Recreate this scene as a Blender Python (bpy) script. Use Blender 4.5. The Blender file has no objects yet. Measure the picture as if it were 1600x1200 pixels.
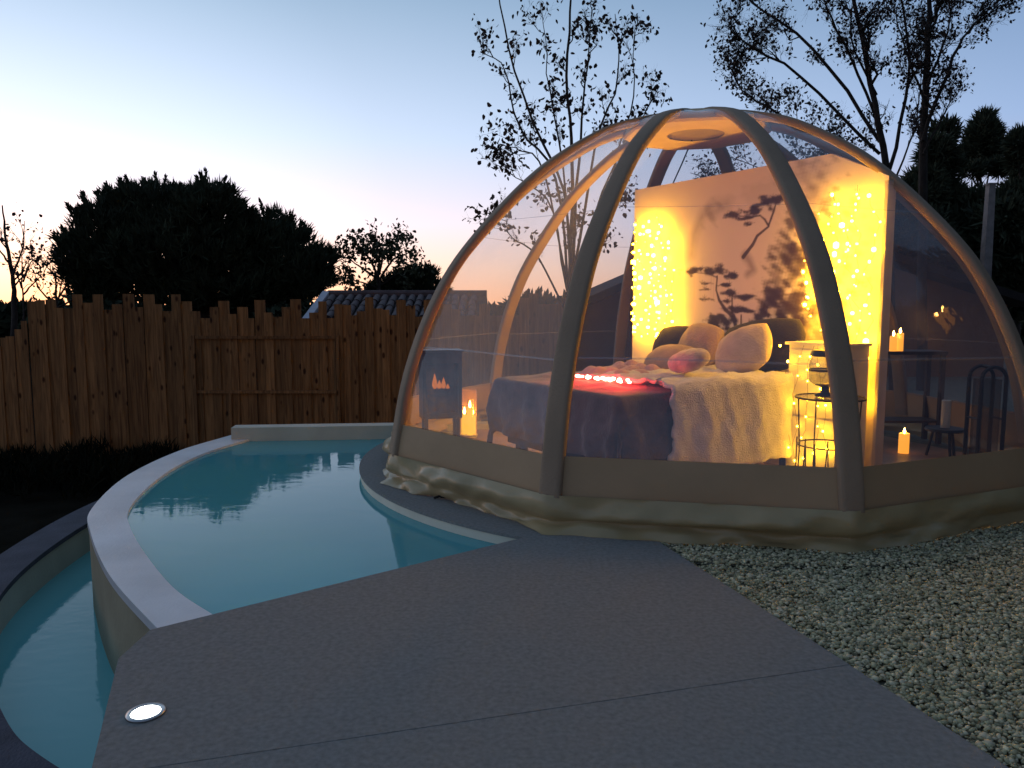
import bpy, math, random
import numpy as np
from mathutils import Matrix, Vector

R_ = math.radians
random.seed(11)
rng = np.random.default_rng(7)
SC = bpy.context.scene
COL = SC.collection

# ------------------------------------------------------------------ camera
CAM_H = 1.5
PITCH = math.atan(125.0 / 1200.0)
cam_data = bpy.data.cameras.new('camera')
cam_data.sensor_width = 36.0
cam_data.lens = 27.0
cam_data.clip_start = 0.05
cam_data.clip_end = 6000.0
cam = bpy.data.objects.new('camera', cam_data)
cam.location = (0, 0, CAM_H)
cam.rotation_euler = (R_(90) - PITCH, 0, 0)
COL.objects.link(cam)
SC.camera = cam

# ------------------------------------------------------------------ sky, sun, exposure
SUN_EL = 1.2          # the sun is at the horizon, to the left of the view
SUN_AZ = -40.0        # degrees from +Y, negative to the left
world = bpy.data.worlds.new('World')
SC.world = world
world.use_nodes = True
wn = world.node_tree
wn.nodes.clear()
w_out = wn.nodes.new('ShaderNodeOutputWorld')
w_bg = wn.nodes.new('ShaderNodeBackground')
w_sky = wn.nodes.new('ShaderNodeTexSky')
w_sky.sky_type = 'NISHITA'
w_sky.sun_disc = False
w_sky.sun_elevation = R_(SUN_EL)
w_sky.sun_rotation = R_(SUN_AZ)
w_sky.air_density = 1.0
w_sky.dust_density = 1.0
w_sky.ozone_density = 3.0
w_bg.inputs['Strength'].default_value = 0.05
wn.links.new(w_sky.outputs[0], w_bg.inputs['Color'])
# afterglow: colour by elevation, brightness by the angle to the set sun
sun_dir = Vector((math.sin(R_(SUN_AZ)), math.cos(R_(SUN_AZ)), 0.02)).normalized()
w_tc = wn.nodes.new('ShaderNodeTexCoord')
w_sep = wn.nodes.new('ShaderNodeSeparateXYZ')
wn.links.new(w_tc.outputs['Generated'], w_sep.inputs[0])
w_el = wn.nodes.new('ShaderNodeValToRGB')
er = w_el.color_ramp
er.elements[0].position, er.elements[0].color = 0.0, (0.92, 0.50, 0.34, 1)
er.elements[1].position, er.elements[1].color = 1.0, (0.20, 0.26, 0.36, 1)
for p_, c_ in ((0.045, (0.93, 0.66, 0.58)), (0.10, (0.82, 0.73, 0.83)), (0.20, (0.56, 0.66, 0.86)), (0.36, (0.285, 0.40, 0.55)), (0.62, (0.235, 0.32, 0.43))):
    e_ = er.elements.new(p_)
    e_.color = (*c_, 1)
wn.links.new(w_sep.outputs['Z'], w_el.inputs[0])
w_dot = wn.nodes.new('ShaderNodeVectorMath')
w_dot.operation = 'DOT_PRODUCT'
w_dot.inputs[1].default_value = sun_dir
wn.links.new(w_tc.outputs['Generated'], w_dot.inputs[0])
w_az = wn.nodes.new('ShaderNodeMapRange')
w_az.inputs['From Min'].default_value = -1
w_az.inputs['From Max'].default_value = 1
wn.links.new(w_dot.outputs['Value'], w_az.inputs['Value'])
w_fac = wn.nodes.new('ShaderNodeValToRGB')
fr_ = w_fac.color_ramp
fr_.elements[0].position, fr_.elements[0].color = 0.0, (0.15, 0.17, 0.20, 1)
fr_.elements[1].position, fr_.elements[1].color = 1.0, (0.92, 0.91, 0.86, 1)
for p_, c_ in ((0.5, (0.26, 0.30, 0.36)), (0.645, (0.36, 0.42, 0.50)), (0.80, (0.50, 0.54, 0.58)), (0.925, (0.68, 0.69, 0.68))):
    e_ = fr_.elements.new(p_)
    e_.color = (*c_, 1)
wn.links.new(w_az.outputs[0], w_fac.inputs[0])
w_mul = wn.nodes.new('ShaderNodeMix')
w_mul.data_type = 'RGBA'
w_mul.blend_type = 'MULTIPLY'
w_mul.inputs[0].default_value = 1.0
wn.links.new(w_el.outputs[0], w_mul.inputs[6])
wn.links.new(w_fac.outputs[0], w_mul.inputs[7])
w_g1 = wn.nodes.new('ShaderNodeMath')          # narrow band over the horizon
w_g1.operation = 'MULTIPLY'
w_g1.inputs[1].default_value = -16.0
w_ab = wn.nodes.new('ShaderNodeMath')
w_ab.operation = 'ABSOLUTE'
wn.links.new(w_sep.outputs['Z'], w_ab.inputs[0])
wn.links.new(w_ab.outputs[0], w_g1.inputs[0])
w_g2 = wn.nodes.new('ShaderNodeMath')
w_g2.operation = 'EXPONENT'
wn.links.new(w_g1.outputs[0], w_g2.inputs[0])
w_g3 = wn.nodes.new('ShaderNodeMath')
w_g3.operation = 'POWER'
w_g3.inputs[1].default_value = 7.0
wn.links.new(w_az.outputs[0], w_g3.inputs[0])
w_g4 = wn.nodes.new('ShaderNodeMath')
w_g4.operation = 'MULTIPLY'
wn.links.new(w_g2.outputs[0], w_g4.inputs[0])
wn.links.new(w_g3.outputs[0], w_g4.inputs[1])
w_glow = wn.nodes.new('ShaderNodeBackground')
w_glow.inputs['Color'].default_value = (1.0, 0.42, 0.10, 1)
wn.links.new(w_g4.outputs[0], w_glow.inputs['Strength'])
w_add2 = wn.nodes.new('ShaderNodeAddShader')
w_bg2 = wn.nodes.new('ShaderNodeBackground')
w_bg2.inputs['Strength'].default_value = 1.7
wn.links.new(w_mul.outputs[2], w_bg2.inputs['Color'])
w_add = wn.nodes.new('ShaderNodeAddShader')
wn.links.new(w_bg.outputs[0], w_add.inputs[0])
wn.links.new(w_bg2.outputs[0], w_add.inputs[1])
wn.links.new(w_add.outputs[0], w_add2.inputs[0])
wn.links.new(w_glow.outputs[0], w_add2.inputs[1])
wn.links.new(w_add2.outputs[0], w_out.inputs['Surface'])

sun_data = bpy.data.lights.new('sun', 'SUN')
sun_data.energy = 0.03
sun_data.angle = R_(12)
sun_data.color = (1.0, 0.72, 0.5)
sun = bpy.data.objects.new('sun', sun_data)
sd = Vector((math.sin(R_(SUN_AZ)) * math.cos(R_(SUN_EL)), math.cos(R_(SUN_AZ)) * math.cos(R_(SUN_EL)), math.sin(R_(SUN_EL))))
sun.rotation_euler = (-sd).to_track_quat('-Z', 'Y').to_euler()
COL.objects.link(sun)

vs = SC.view_settings
vs.view_transform = 'Standard'
vs.look = 'None'
vs.exposure = 0.0
vs.gamma = 1.0
vs.use_curve_mapping = False
SC.cycles.transparent_max_bounces = 32
SC.cycles.max_bounces = 10
SC.cycles.diffuse_bounces = 3
SC.cycles.glossy_bounces = 4
SC.cycles.sample_clamp_indirect = 6.0
SC.cycles.use_denoising = True


# ------------------------------------------------------------------ helpers
def link(o, parent=None):
    COL.objects.link(o)
    if parent is not None:
        o.parent = parent
        o.matrix_parent_inverse = world_of(parent).inverted()
    return o


def world_of(o):
    m = o.matrix_basis.copy()
    if o.parent is not None:
        m = world_of(o.parent) @ o.matrix_parent_inverse @ m
    return m


def mesh_of(verts, faces, smooth=False, name='m'):
    me = bpy.data.meshes.new(name)
    if isinstance(verts, np.ndarray) and isinstance(faces, np.ndarray):
        n, k = faces.shape
        me.vertices.add(len(verts))
        me.vertices.foreach_set('co', np.ascontiguousarray(verts, dtype=np.float32).ravel())
        me.loops.add(n * k)
        me.loops.foreach_set('vertex_index', np.ascontiguousarray(faces, dtype=np.int32).ravel())
        me.polygons.add(n)
        me.polygons.foreach_set('loop_start', np.arange(0, n * k, k, dtype=np.int32))
        me.polygons.foreach_set('loop_total', np.full(n, k, dtype=np.int32))
        me.update(calc_edges=True)
    else:
        me.from_pydata([tuple(map(float, v)) for v in verts], [], [tuple(int(i) for i in f) for f in faces])
        me.update()
    if smooth:
        me.polygons.foreach_set('use_smooth', [True] * len(me.polygons))
    return me


def put(name, vf, mat, parent=None, smooth=False, label=None, kind=None, category=None, group=None):
    me = mesh_of(vf[0], vf[1], smooth, name)
    if mat is not None:
        me.materials.append(mat)
    o = bpy.data.objects.new(name, me)
    link(o, parent)
    tag(o, label, category, group, kind)
    return o


def put_mesh(name, me, parent=None, loc=(0, 0, 0), rot=None, scale=None):
    """an object that shares mesh data; loc is in world coordinates"""
    o = bpy.data.objects.new(name, me)
    link(o, parent)
    o.location = loc
    if rot is not None:
        o.rotation_euler = rot
    if scale is not None:
        o.scale = scale
    return o


def tag(o, label=None, category=None, group=None, kind=None):
    if label:
        o['label'] = label
    if category:
        o['category'] = category
    if group:
        o['group'] = group
    if kind:
        o['kind'] = kind
    return o


def thing(name, label, category, loc, group=None):
    o = bpy.data.objects.new(name, None)
    o.empty_display_size = 0.1
    o.location = loc
    COL.objects.link(o)
    return tag(o, label, category, group)


def join(*parts):
    V, F, off = [], [], 0
    for v, f in parts:
        V.extend([tuple(x) for x in v])
        F.extend([tuple(int(i) + off for i in q) for q in f])
        off += len(v)
    return V, F


def box(c, s, ax=None):
    """box centred at c with full sizes s; ax = 3 axis vectors"""
    c = np.array(c, float)
    A = np.eye(3) if ax is None else np.array(ax, float)
    h = np.array(s, float) / 2
    v = []
    for sx in (-1, 1):
        for sy in (-1, 1):
            for sz in (-1, 1):
                v.append(c + A[0] * h[0] * sx + A[1] * h[1] * sy + A[2] * h[2] * sz)
    f = [(0, 1, 3, 2), (4, 6, 7, 5), (0, 4, 5, 1), (2, 3, 7, 6), (0, 2, 6, 4), (1, 5, 7, 3)]
    return v, f


def tube(pts, rad, n=8, cap=True, squash=None):
    """swept round tube through pts, rad a number or one per point"""
    pts = [np.array(p, float) for p in pts]
    if not hasattr(rad, '__len__'):
        rad = [rad] * len(pts)
    v, f = [], []
    ref = np.array([0.13, 0.31, 0.94])
    for i, p in enumerate(pts):
        t = pts[min(i + 1, len(pts) - 1)] - pts[max(i - 1, 0)]
        t = t / (np.linalg.norm(t) + 1e-9)
        a = np.cross(t, ref)
        if np.linalg.norm(a) < 0.05:
            a = np.cross(t, [1, 0, 0])
        a /= np.linalg.norm(a)
        b = np.cross(t, a)
        for k in range(n):
            q = 2 * math.pi * k / n
            v.append(p + (a * math.cos(q) + b * math.sin(q)) * rad[i])
    for i in range(len(pts) - 1):
        for k in range(n):
            k2 = (k + 1) % n
            f.append((i * n + k, i * n + k2, (i + 1) * n + k2, (i + 1) * n + k))
    if cap:
        f.append(tuple(range(n))[::-1])
        f.append(tuple((len(pts) - 1) * n + k for k in range(n)))
    return v, f


def lathe(profile, n=24, c=(0, 0, 0), cap=False):
    v, f = [], []
    for r, z in profile:
        for k in range(n):
            q = 2 * math.pi * k / n
            v.append((c[0] + r * math.cos(q), c[1] + r * math.sin(q), c[2] + z))
    m = len(profile)
    for i in range(m - 1):
        for k in range(n):
            k2 = (k + 1) % n
            f.append((i * n + k, i * n + k2, (i + 1) * n + k2, (i + 1) * n + k))
    if cap:
        f.append(tuple(range(n))[::-1])
        f.append(tuple((m - 1) * n + k for k in range(n)))
    return v, f


def grid(fn, nu, nv):
    """fn(u,v)->xyz on a (nu+1)x(nv+1) grid"""
    v = [fn(i / nu, j / nv) for j in range(nv + 1) for i in range(nu + 1)]
    f = [(j * (nu + 1) + i, j * (nu + 1) + i + 1, (j + 1) * (nu + 1) + i + 1, (j + 1) * (nu + 1) + i)
         for j in range(nv) for i in range(nu)]
    return v, f


def slab(poly, z0, z1):
    """closed prism over a 2D polygon (counter-clockwise)"""
    n = len(poly)
    v = [(x, y, z0) for x, y in poly] + [(x, y, z1) for x, y in poly]
    f = [tuple(range(n))[::-1], tuple(range(n, 2 * n))]
    for i in range(n):
        j = (i + 1) % n
        f.append((i, j, n + j, n + i))
    return v, f


def spline(pts, per=8):
    p = [np.array(q, float) for q in pts]
    p = [2 * p[0] - p[1]] + p + [2 * p[-1] - p[-2]]
    out = []
    for i in range(1, len(p) - 2):
        for k in range(per):
            t = k / per
            a, b, c, d = p[i - 1], p[i], p[i + 1], p[i + 2]
            out.append(0.5 * ((2 * b) + (c - a) * t + (2 * a - 5 * b + 4 * c - d) * t * t + (-a + 3 * b - 3 * c + d) * t ** 3))
    out.append(p[-2])
    return out


def wall_strip(inner, outer, z0, z1):
    """closed solid between two polylines of equal length"""
    n = len(inner)
    v = []
    for a, b in zip(inner, outer):
        v += [(a[0], a[1], z0), (a[0], a[1], z1), (b[0], b[1], z1), (b[0], b[1], z0)]
    f = []
    for i in range(n - 1):
        o, q = i * 4, (i + 1) * 4
        for k in range(4):
            k2 = (k + 1) % 4
            f.append((o + k, q + k, q + k2, o + k2))
    f.append((0, 1, 2, 3))
    e = (n - 1) * 4
    f.append((e + 3, e + 2, e + 1, e))
    return v, f


def frame_pts(v, o, A):
    """local -> world with axes A (rows) at origin o"""
    return [tuple(np.array(o) + A[0] * p[0] + A[1] * p[1] + A[2] * p[2]) for p in v]


# ------------------------------------------------------------------ materials
def new_mat(name):
    m = bpy.data.materials.new(name)
    m.use_nodes = True
    nt = m.node_tree
    nt.nodes.clear()
    return m, nt, nt.nodes.new('ShaderNodeOutputMaterial')


def mat(name, col, rough=0.7, vary=0.25, scale=6.0, bump=0.0, bscale=None, spec=0.3, metal=0.0, detail=6.0,
        sheen=0.0, stretch=None, emit=None, emit_s=0.0, col2=None, coat=0.0, sub=0.0):
    """noise-varied principled material in object space"""
    m, nt, out = new_mat(name)
    b = nt.nodes.new('ShaderNodeBsdfPrincipled')
    tc = nt.nodes.new('ShaderNodeTexCoord')
    mp = nt.nodes.new('ShaderNodeMapping')
    if stretch:
        mp.inputs['Scale'].default_value = stretch
    nz = nt.nodes.new('ShaderNodeTexNoise')
    nz.inputs['Scale'].default_value = scale
    nz.inputs['Detail'].default_value = detail
    rp = nt.nodes.new('ShaderNodeValToRGB')
    c = np.array(col, float)
    c2 = np.array(col2, float) if col2 is not None else c * (1 - vary)
    rp.color_ramp.elements[0].color = (*c2, 1)
    rp.color_ramp.elements[1].color = (*np.clip(c * (1 + vary * 0.6), 0, 1), 1)
    rp.color_ramp.elements[0].position = 0.3
    rp.color_ramp.elements[1].position = 0.7
    L = nt.links.new
    L(tc.outputs['Object'], mp.inputs[0])
    L(mp.outputs[0], nz.inputs['Vector'])
    L(nz.outputs['Fac'], rp.inputs[0])
    L(rp.outputs[0], b.inputs['Base Color'])
    b.inputs['Roughness'].default_value = rough
    b.inputs['Specular IOR Level'].default_value = spec
    b.inputs['Metallic'].default_value = metal
    if sheen:
        b.inputs['Sheen Weight'].default_value = sheen
    if coat:
        b.inputs['Coat Weight'].default_value = coat
    if emit is not None:
        b.inputs['Emission Color'].default_value = (*emit, 1)
        b.inputs['Emission Strength'].default_value = emit_s
    if bump:
        n2 = nt.nodes.new('ShaderNodeTexNoise')
        n2.inputs['Scale'].default_value = bscale or scale * 8
        n2.inputs['Detail'].default_value = 4
        bp = nt.nodes.new('ShaderNodeBump')
        bp.inputs['Strength'].default_value = bump
        bp.inputs['Distance'].default_value = 0.02
        L(mp.outputs[0], n2.inputs['Vector'])
        L(n2.outputs['Fac'], bp.inputs['Height'])
        L(bp.outputs[0], b.inputs['Normal'])
    L(b.outputs[0], out.inputs['Surface'])
    return m


def emit_mat(name, col, s):
    m, nt, out = new_mat(name)
    e = nt.nodes.new('ShaderNodeEmission')
    e.inputs[0].default_value = (*col, 1)
    e.inputs[1].default_value = s
    nt.links.new(e.outputs[0], out.inputs['Surface'])
    return m


def film_mat(name, haze=0.05, haze_col=(0.8, 0.8, 0.85), rough=0.04, bump=0.12, bscale=3.0, base_refl=0.06, gloss=1.0):
    """clear plastic sheet: transparent + fresnel gloss + a trace of milky scatter"""
    m, nt, out = new_mat(name)
    L = nt.links.new
    tr = nt.nodes.new('ShaderNodeBsdfTransparent')
    tr.inputs[0].default_value = (0.93, 0.93, 0.94, 1)
    gl = nt.nodes.new('ShaderNodeBsdfGlossy')
    gl.inputs['Roughness'].default_value = rough
    gl.inputs['Color'].default_value = (gloss, gloss, gloss, 1)
    df = nt.nodes.new('ShaderNodeBsdfDiffuse')
    df.inputs[0].default_value = (*haze_col, 1)
    lw = nt.nodes.new('ShaderNodeLayerWeight')
    lw.inputs['Blend'].default_value = 0.5
    pw = nt.nodes.new('ShaderNodeMath')
    pw.operation = 'POWER'
    pw.inputs[1].default_value = 5.0
    L(lw.outputs['Facing'], pw.inputs[0])
    fr = nt.nodes.new('ShaderNodeMapRange')
    fr.inputs['To Min'].default_value = base_refl
    fr.inputs['To Max'].default_value = 0.6
    L(pw.outputs[0], fr.inputs['Value'])
    tc = nt.nodes.new('ShaderNodeTexCoord')
    nz = nt.nodes.new('ShaderNodeTexNoise')
    nz.inputs['Scale'].default_value = bscale
    nz.inputs['Detail'].default_value = 3
    bp = nt.nodes.new('ShaderNodeBump')
    bp.inputs['Strength'].default_value = bump
    bp.inputs['Distance'].default_value = 0.05
    L(tc.outputs['Object'], nz.inputs['Vector'])
    L(nz.outputs['Fac'], bp.inputs['Height'])
    L(bp.outputs[0], gl.inputs['Normal'])
    L(bp.outputs[0], lw.inputs['Normal'])
    mh = nt.nodes.new('ShaderNodeMixShader')
    mh.inputs[0].default_value = haze
    L(tr.outputs[0], mh.inputs[1])
    L(df.outputs[0], mh.inputs[2])
    mx = nt.nodes.new('ShaderNodeMixShader')
    L(fr.outputs[0], mx.inputs[0])
    L(mh.outputs[0], mx.inputs[1])
    L(gl.outputs[0], mx.inputs[2])
    L(mx.outputs[0], out.inputs['Surface'])
    return m


def water_mat(name, tint, ripple=0.12, scale=2.5, murk=0.25, murk_col=(0.05, 0.28, 0.3)):
    m, nt, out = new_mat(name)
    L = nt.links.new
    tr = nt.nodes.new('ShaderNodeBsdfTransparent')
    tr.inputs[0].default_value = (*tint, 1)
    df = nt.nodes.new('ShaderNodeBsdfDiffuse')
    df.inputs[0].default_value = (*murk_col, 1)
    gl = nt.nodes.new('ShaderNodeBsdfGlossy')
    gl.inputs['Roughness'].default_value = 0.02
    fr = nt.nodes.new('ShaderNodeFresnel')
    fr.inputs['IOR'].default_value = 1.34
    tc = nt.nodes.new('ShaderNodeTexCoord')
    n1 = nt.nodes.new('ShaderNodeTexNoise')
    n1.inputs['Scale'].default_value = scale
    n1.inputs['Detail'].default_value = 4
    n1.inputs['Roughness'].default_value = 0.55
    n1.inputs['Distortion'].default_value = 0.6
    mp = nt.nodes.new('ShaderNodeMapping')
    mp.inputs['Scale'].default_value = (1.0, 1.8, 1.0)
    bp = nt.nodes.new('ShaderNodeBump')
    bp.inputs['Strength'].default_value = ripple
    bp.inputs['Distance'].default_value = 0.03
    L(tc.outputs['Object'], mp.inputs[0])
    L(mp.outputs[0], n1.inputs['Vector'])
    L(n1.outputs['Fac'], bp.inputs['Height'])
    L(bp.outputs[0], gl.inputs['Normal'])
    L(bp.outputs[0], fr.inputs['Normal'])
    mh = nt.nodes.new('ShaderNodeMixShader')
    mh.inputs[0].default_value = murk
    L(tr.outputs[0], mh.inputs[1])
    L(df.outputs[0], mh.inputs[2])
    mx = nt.nodes.new('ShaderNodeMixShader')
    L(fr.outputs[0], mx.inputs[0])
    L(mh.outputs[0], mx.inputs[1])
    L(gl.outputs[0], mx.inputs[2])
    L(mx.outputs[0], out.inputs['Surface'])
    return m


def wood_mat(name, c_dark, c_light, rough=0.75):
    """vertical-grain softwood with knots, shifted per object"""
    m, nt, out = new_mat(name)
    L = nt.links.new
    b = nt.nodes.new('ShaderNodeBsdfPrincipled')
    b.inputs['Roughness'].default_value = rough
    b.inputs['Specular IOR Level'].default_value = 0.2
    tc = nt.nodes.new('ShaderNodeTexCoord')
    oi = nt.nodes.new('ShaderNodeObjectInfo')
    add = nt.nodes.new('ShaderNodeVectorMath')
    add.operation = 'MULTIPLY_ADD'
    cmb = nt.nodes.new('ShaderNodeCombineXYZ')
    for k in range(3):
        L(oi.outputs['Random'], cmb.inputs[k])
    L(cmb.outputs[0], add.inputs[0])
    add.inputs[1].default_value = (37, 53, 71)
    L(tc.outputs['Object'], add.inputs[2])
    mp = nt.nodes.new('ShaderNodeMapping')
    mp.inputs['Scale'].default_value = (14, 14, 0.9)
    L(add.outputs[0], mp.inputs[0])
    nz = nt.nodes.new('ShaderNodeTexNoise')
    nz.inputs['Scale'].default_value = 1.6
    nz.inputs['Detail'].default_value = 7
    nz.inputs['Distortion'].default_value = 0.8
    L(mp.outputs[0], nz.inputs['Vector'])
    rp = nt.nodes.new('ShaderNodeValToRGB')
    rp.color_ramp.elements[0].color = (*c_dark, 1)
    rp.color_ramp.elements[1].color = (*c_light, 1)
    rp.color_ramp.elements[0].position = 0.28
    rp.color_ramp.elements[1].position = 0.66
    L(nz.outputs['Fac'], rp.inputs[0])
    # knots
    mk = nt.nodes.new('ShaderNodeMapping')
    mk.inputs['Scale'].default_value = (5.5, 1.0, 2.6)
    L(add.outputs[0], mk.inputs[0])
    vo = nt.nodes.new('ShaderNodeTexVoronoi')
    vo.inputs['Scale'].default_value = 1.0
    L(mk.outputs[0], vo.inputs['Vector'])
    kr = nt.nodes.new('ShaderNodeValToRGB')
    kr.color_ramp.elements[0].position = 0.10
    kr.color_ramp.elements[0].color = (0.22, 0.16, 0.12, 1)
    kr.color_ramp.elements[1].position = 0.2
    kr.color_ramp.elements[1].color = (1, 1, 1, 1)
    L(vo.outputs['Distance'], kr.inputs[0])
    mul = nt.nodes.new('ShaderNodeMix')
    mul.data_type = 'RGBA'
    mul.blend_type = 'MULTIPLY'
    mul.inputs[0].default_value = 1.0
    L(rp.outputs[0], mul.inputs[6])
    L(kr.outputs[0], mul.inputs[7])
    hs = nt.nodes.new('ShaderNodeHueSaturation')
    mr = nt.nodes.new('ShaderNodeMapRange')
    mr.inputs['To Min'].default_value = 0.72
    mr.inputs['To Max'].default_value = 1.2
    L(oi.outputs['Random'], mr.inputs['Value'])
    L(mr.outputs[0], hs.inputs['Value'])
    L(mul.outputs[2], hs.inputs['Color'])
    L(hs.outputs[0], b.inputs['Base Color'])
    bp = nt.nodes.new('ShaderNodeBump')
    bp.inputs['Strength'].default_value = 0.3
    bp.inputs['Distance'].default_value = 0.01
    L(nz.outputs['Fac'], bp.inputs['Height'])
    L(bp.outputs[0], b.inputs['Normal'])
    L(b.outputs[0], out.inputs['Surface'])
    return m


def attr_mat(name, rough=0.8, attr='print', bump=0.0):
    m, nt, out = new_mat(name)
    b = nt.nodes.new('ShaderNodeBsdfPrincipled')
    a = nt.nodes.new('ShaderNodeAttribute')
    a.attribute_name = attr
    b.inputs['Roughness'].default_value = rough
    b.inputs['Specular IOR Level'].default_value = 0.2
    nt.links.new(a.outputs['Color'], b.inputs['Base Color'])
    nt.links.new(b.outputs[0], out.inputs['Surface'])
    return m


M = {}
M['carpet'] = mat('grey_outdoor_carpet', (0.275, 0.274, 0.258), 0.95, 0.2, 45.0, 0.5, 320, 0.05, col2=(0.225, 0.225, 0.213))
M['cream'] = mat('cream_plaster', (0.5, 0.47, 0.38), 0.55, 0.12, 3.0, 0.15, 40)
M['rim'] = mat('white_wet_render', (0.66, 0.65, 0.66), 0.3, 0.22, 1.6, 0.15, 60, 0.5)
M['tile'] = mat('pale_pool_liner', (0.5, 0.8, 0.8), 0.5, 0.1, 1.2)
M['coping'] = mat('blue_grey_coping', (0.06, 0.062, 0.085), 0.8, 0.25, 5, 0.4, 80)
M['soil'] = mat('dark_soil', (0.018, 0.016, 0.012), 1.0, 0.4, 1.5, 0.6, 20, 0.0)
M['grit'] = mat('gravel_bed', (0.2, 0.19, 0.14), 0.95, 0.4, 20, 0.6, 120)
M['water'] = water_mat('pool_water', (0.5, 0.86, 0.9), murk=0.55, murk_col=(0.17, 0.66, 0.70), ripple=0.04)
M['water2'] = water_mat('overflow_water', (0.5, 0.86, 0.9), 0.07, 5.0, murk=0.65, murk_col=(0.24, 0.76, 0.78))
M['board'] = wood_mat('fence_softwood', (0.13, 0.055, 0.020), (0.33, 0.155, 0.058))
M['rail'] = wood_mat('rail_softwood', (0.11, 0.047, 0.018), (0.28, 0.13, 0.05))
M['bark'] = mat('dark_bark', (0.045, 0.035, 0.03), 0.95, 0.4, 8, 0.6, 40)
M['leaf_dry'] = mat('dry_leaf', (0.05, 0.035, 0.03), 0.8, 0.4, 3)
M['needle'] = mat('pine_needle', (0.03, 0.04, 0.02), 0.85, 0.4, 1.2)
M['needle2'] = mat('far_pine_needle', (0.045, 0.055, 0.03), 0.85, 0.4, 1.2)
M['shade_grass'] = mat('shade_grass', (0.012, 0.013, 0.008), 0.9, 0.4, 2, spec=0.05)
M['leaf'] = mat('evergreen_leaf', (0.05, 0.055, 0.025), 0.7, 0.4, 1.5)
M['rib'] = mat('taupe_tent_fabric', (0.34, 0.24, 0.16), 0.75, 0.12, 2.0, 0.25, 60, 0.25)
M['band'] = mat('taupe_pvc_band', (0.44, 0.29, 0.16), 0.55, 0.12, 1.5, 0.15, 12, 0.35)
M['skirt'] = mat('shiny_pvc_skirt', (0.42, 0.32, 0.165), 0.30, 0.1, 1.5, 0.25, 7, 0.5)
M['film'] = film_mat('clear_dome_film', 0.095, (0.8, 0.74, 0.92), base_refl=0.05, bump=0.35)
M['weld'] = film_mat('weld_film', 0.25, (0.6, 0.56, 0.58), 0.2)
M['rope'] = mat('black_rope', (0.02, 0.02, 0.022), 0.8)
M['black'] = mat('black_satin', (0.02, 0.02, 0.022), 0.4, 0.2, 5)
M['steel'] = mat('brushed_steel', (0.5, 0.5, 0.5), 0.3, 0.1, 20, metal=1.0)
M['floor'] = mat('tan_groundsheet', (0.34, 0.22, 0.14), 0.45, 0.25, 2.5, 0.5, 5, 0.4)
M['print'] = attr_mat('ink_print')
M['panel_side'] = mat('pale_panel_board', (0.6, 0.5, 0.42), 0.7, 0.1, 4)
M['blanket'] = mat('mauve_grey_blanket', (0.115, 0.075, 0.07), 0.9, 0.35, 6, 0.4, 60, 0.15, sheen=0.3)
M['mattress'] = mat('off_white_mattress', (0.55, 0.5, 0.46), 0.9)
M['bed_wood'] = mat('dark_bed_wood', (0.05, 0.028, 0.018), 0.5, 0.3, 5, stretch=(1, 8, 1))
M['throw'] = mat('cream_plush_throw', (0.8, 0.75, 0.72), 0.95, 0.14, 10, 0.7, 90, 0.1, sheen=0.5)
M['pink'] = mat('pale_pink_plush', (0.66, 0.42, 0.40), 0.95, 0.2, 14, 0.7, 80, 0.1, sheen=0.4)
M['cush_dark'] = mat('dark_olive_cushion', (0.055, 0.04, 0.025), 0.9, 0.25, 8, 0.4, 60)
M['cush_black'] = mat('black_cushion', (0.025, 0.018, 0.016), 0.85, 0.25, 8, 0.4, 60)
M['cush_beige'] = mat('beige_cushion', (0.46, 0.33, 0.23), 0.9, 0.15, 8, 0.4, 60)
M['cush_light'] = mat('light_linen_cushion', (0.58, 0.45, 0.36), 0.9, 0.15, 8, 0.4, 60)
M['cush_mauve'] = mat('mauve_velvet_cushion', (0.42, 0.31, 0.32), 0.8, 0.3, 12, 0.4, 40, sheen=0.5)
M['wire'] = mat('dark_wire', (0.03, 0.022, 0.012), 0.45, 0.2, 5, metal=0.6)
M['smoke_glass'] = film_mat('smoked_glass', 0.35, (0.06, 0.035, 0.02), 0.05, 0.02)
M['white_paint'] = mat('white_painted_board', (0.66, 0.6, 0.5), 0.6, 0.08, 4)
M['cap'] = mat('pale_cap_fabric', (0.62, 0.44, 0.26), 0.8, 0.1, 3)
M['lip'] = mat('pale_cream_lip', (0.74, 0.70, 0.56), 0.6, 0.1, 3)
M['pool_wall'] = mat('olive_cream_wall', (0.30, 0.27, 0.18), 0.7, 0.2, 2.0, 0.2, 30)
M['paper'] = mat('paper_globe', (0.7, 0.62, 0.45), 0.9, 0.1, 6, emit=(1, 0.66, 0.12), emit_s=0.35)
M['wax'] = mat('ivory_wax', (0.7, 0.62, 0.5), 0.5, 0.05, 8)
M['wax_lit'] = mat('glowing_wax', (0.8, 0.55, 0.25), 0.5, 0.05, 8, emit=(1.0, 0.36, 0.03), emit_s=1.3)
M['wax_core'] = emit_mat('candle_core', (1.0, 0.5, 0.03), 3.0)
M['flame'] = emit_mat('flame', (1.0, 0.5, 0.1), 90.0)
M['fire'] = emit_mat('fire_effect', (1.0, 0.25, 0.02), 1.6)
M['bulb'] = emit_mat('warm_led', (1.0, 0.50, 0.012), 145.0)
M['red_led'] = emit_mat('red_led', (1.0, 0.04, 0.025), 130.0)
M['spot'] = emit_mat('cool_white_led', (0.93, 1.0, 0.95), 14.0)
M['house_wall'] = mat('russet_render', (0.25, 0.10, 0.05), 0.9, 0.25, 1.5, 0.3, 20)
M['dark_roof'] = mat('dark_roof_felt', (0.03, 0.026, 0.026), 0.9, 0.3, 3, 0.4, 20)
M['pale_wall'] = mat('pale_render_wall', (0.42, 0.33, 0.29), 0.9, 0.15, 2, 0.2, 20)
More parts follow.
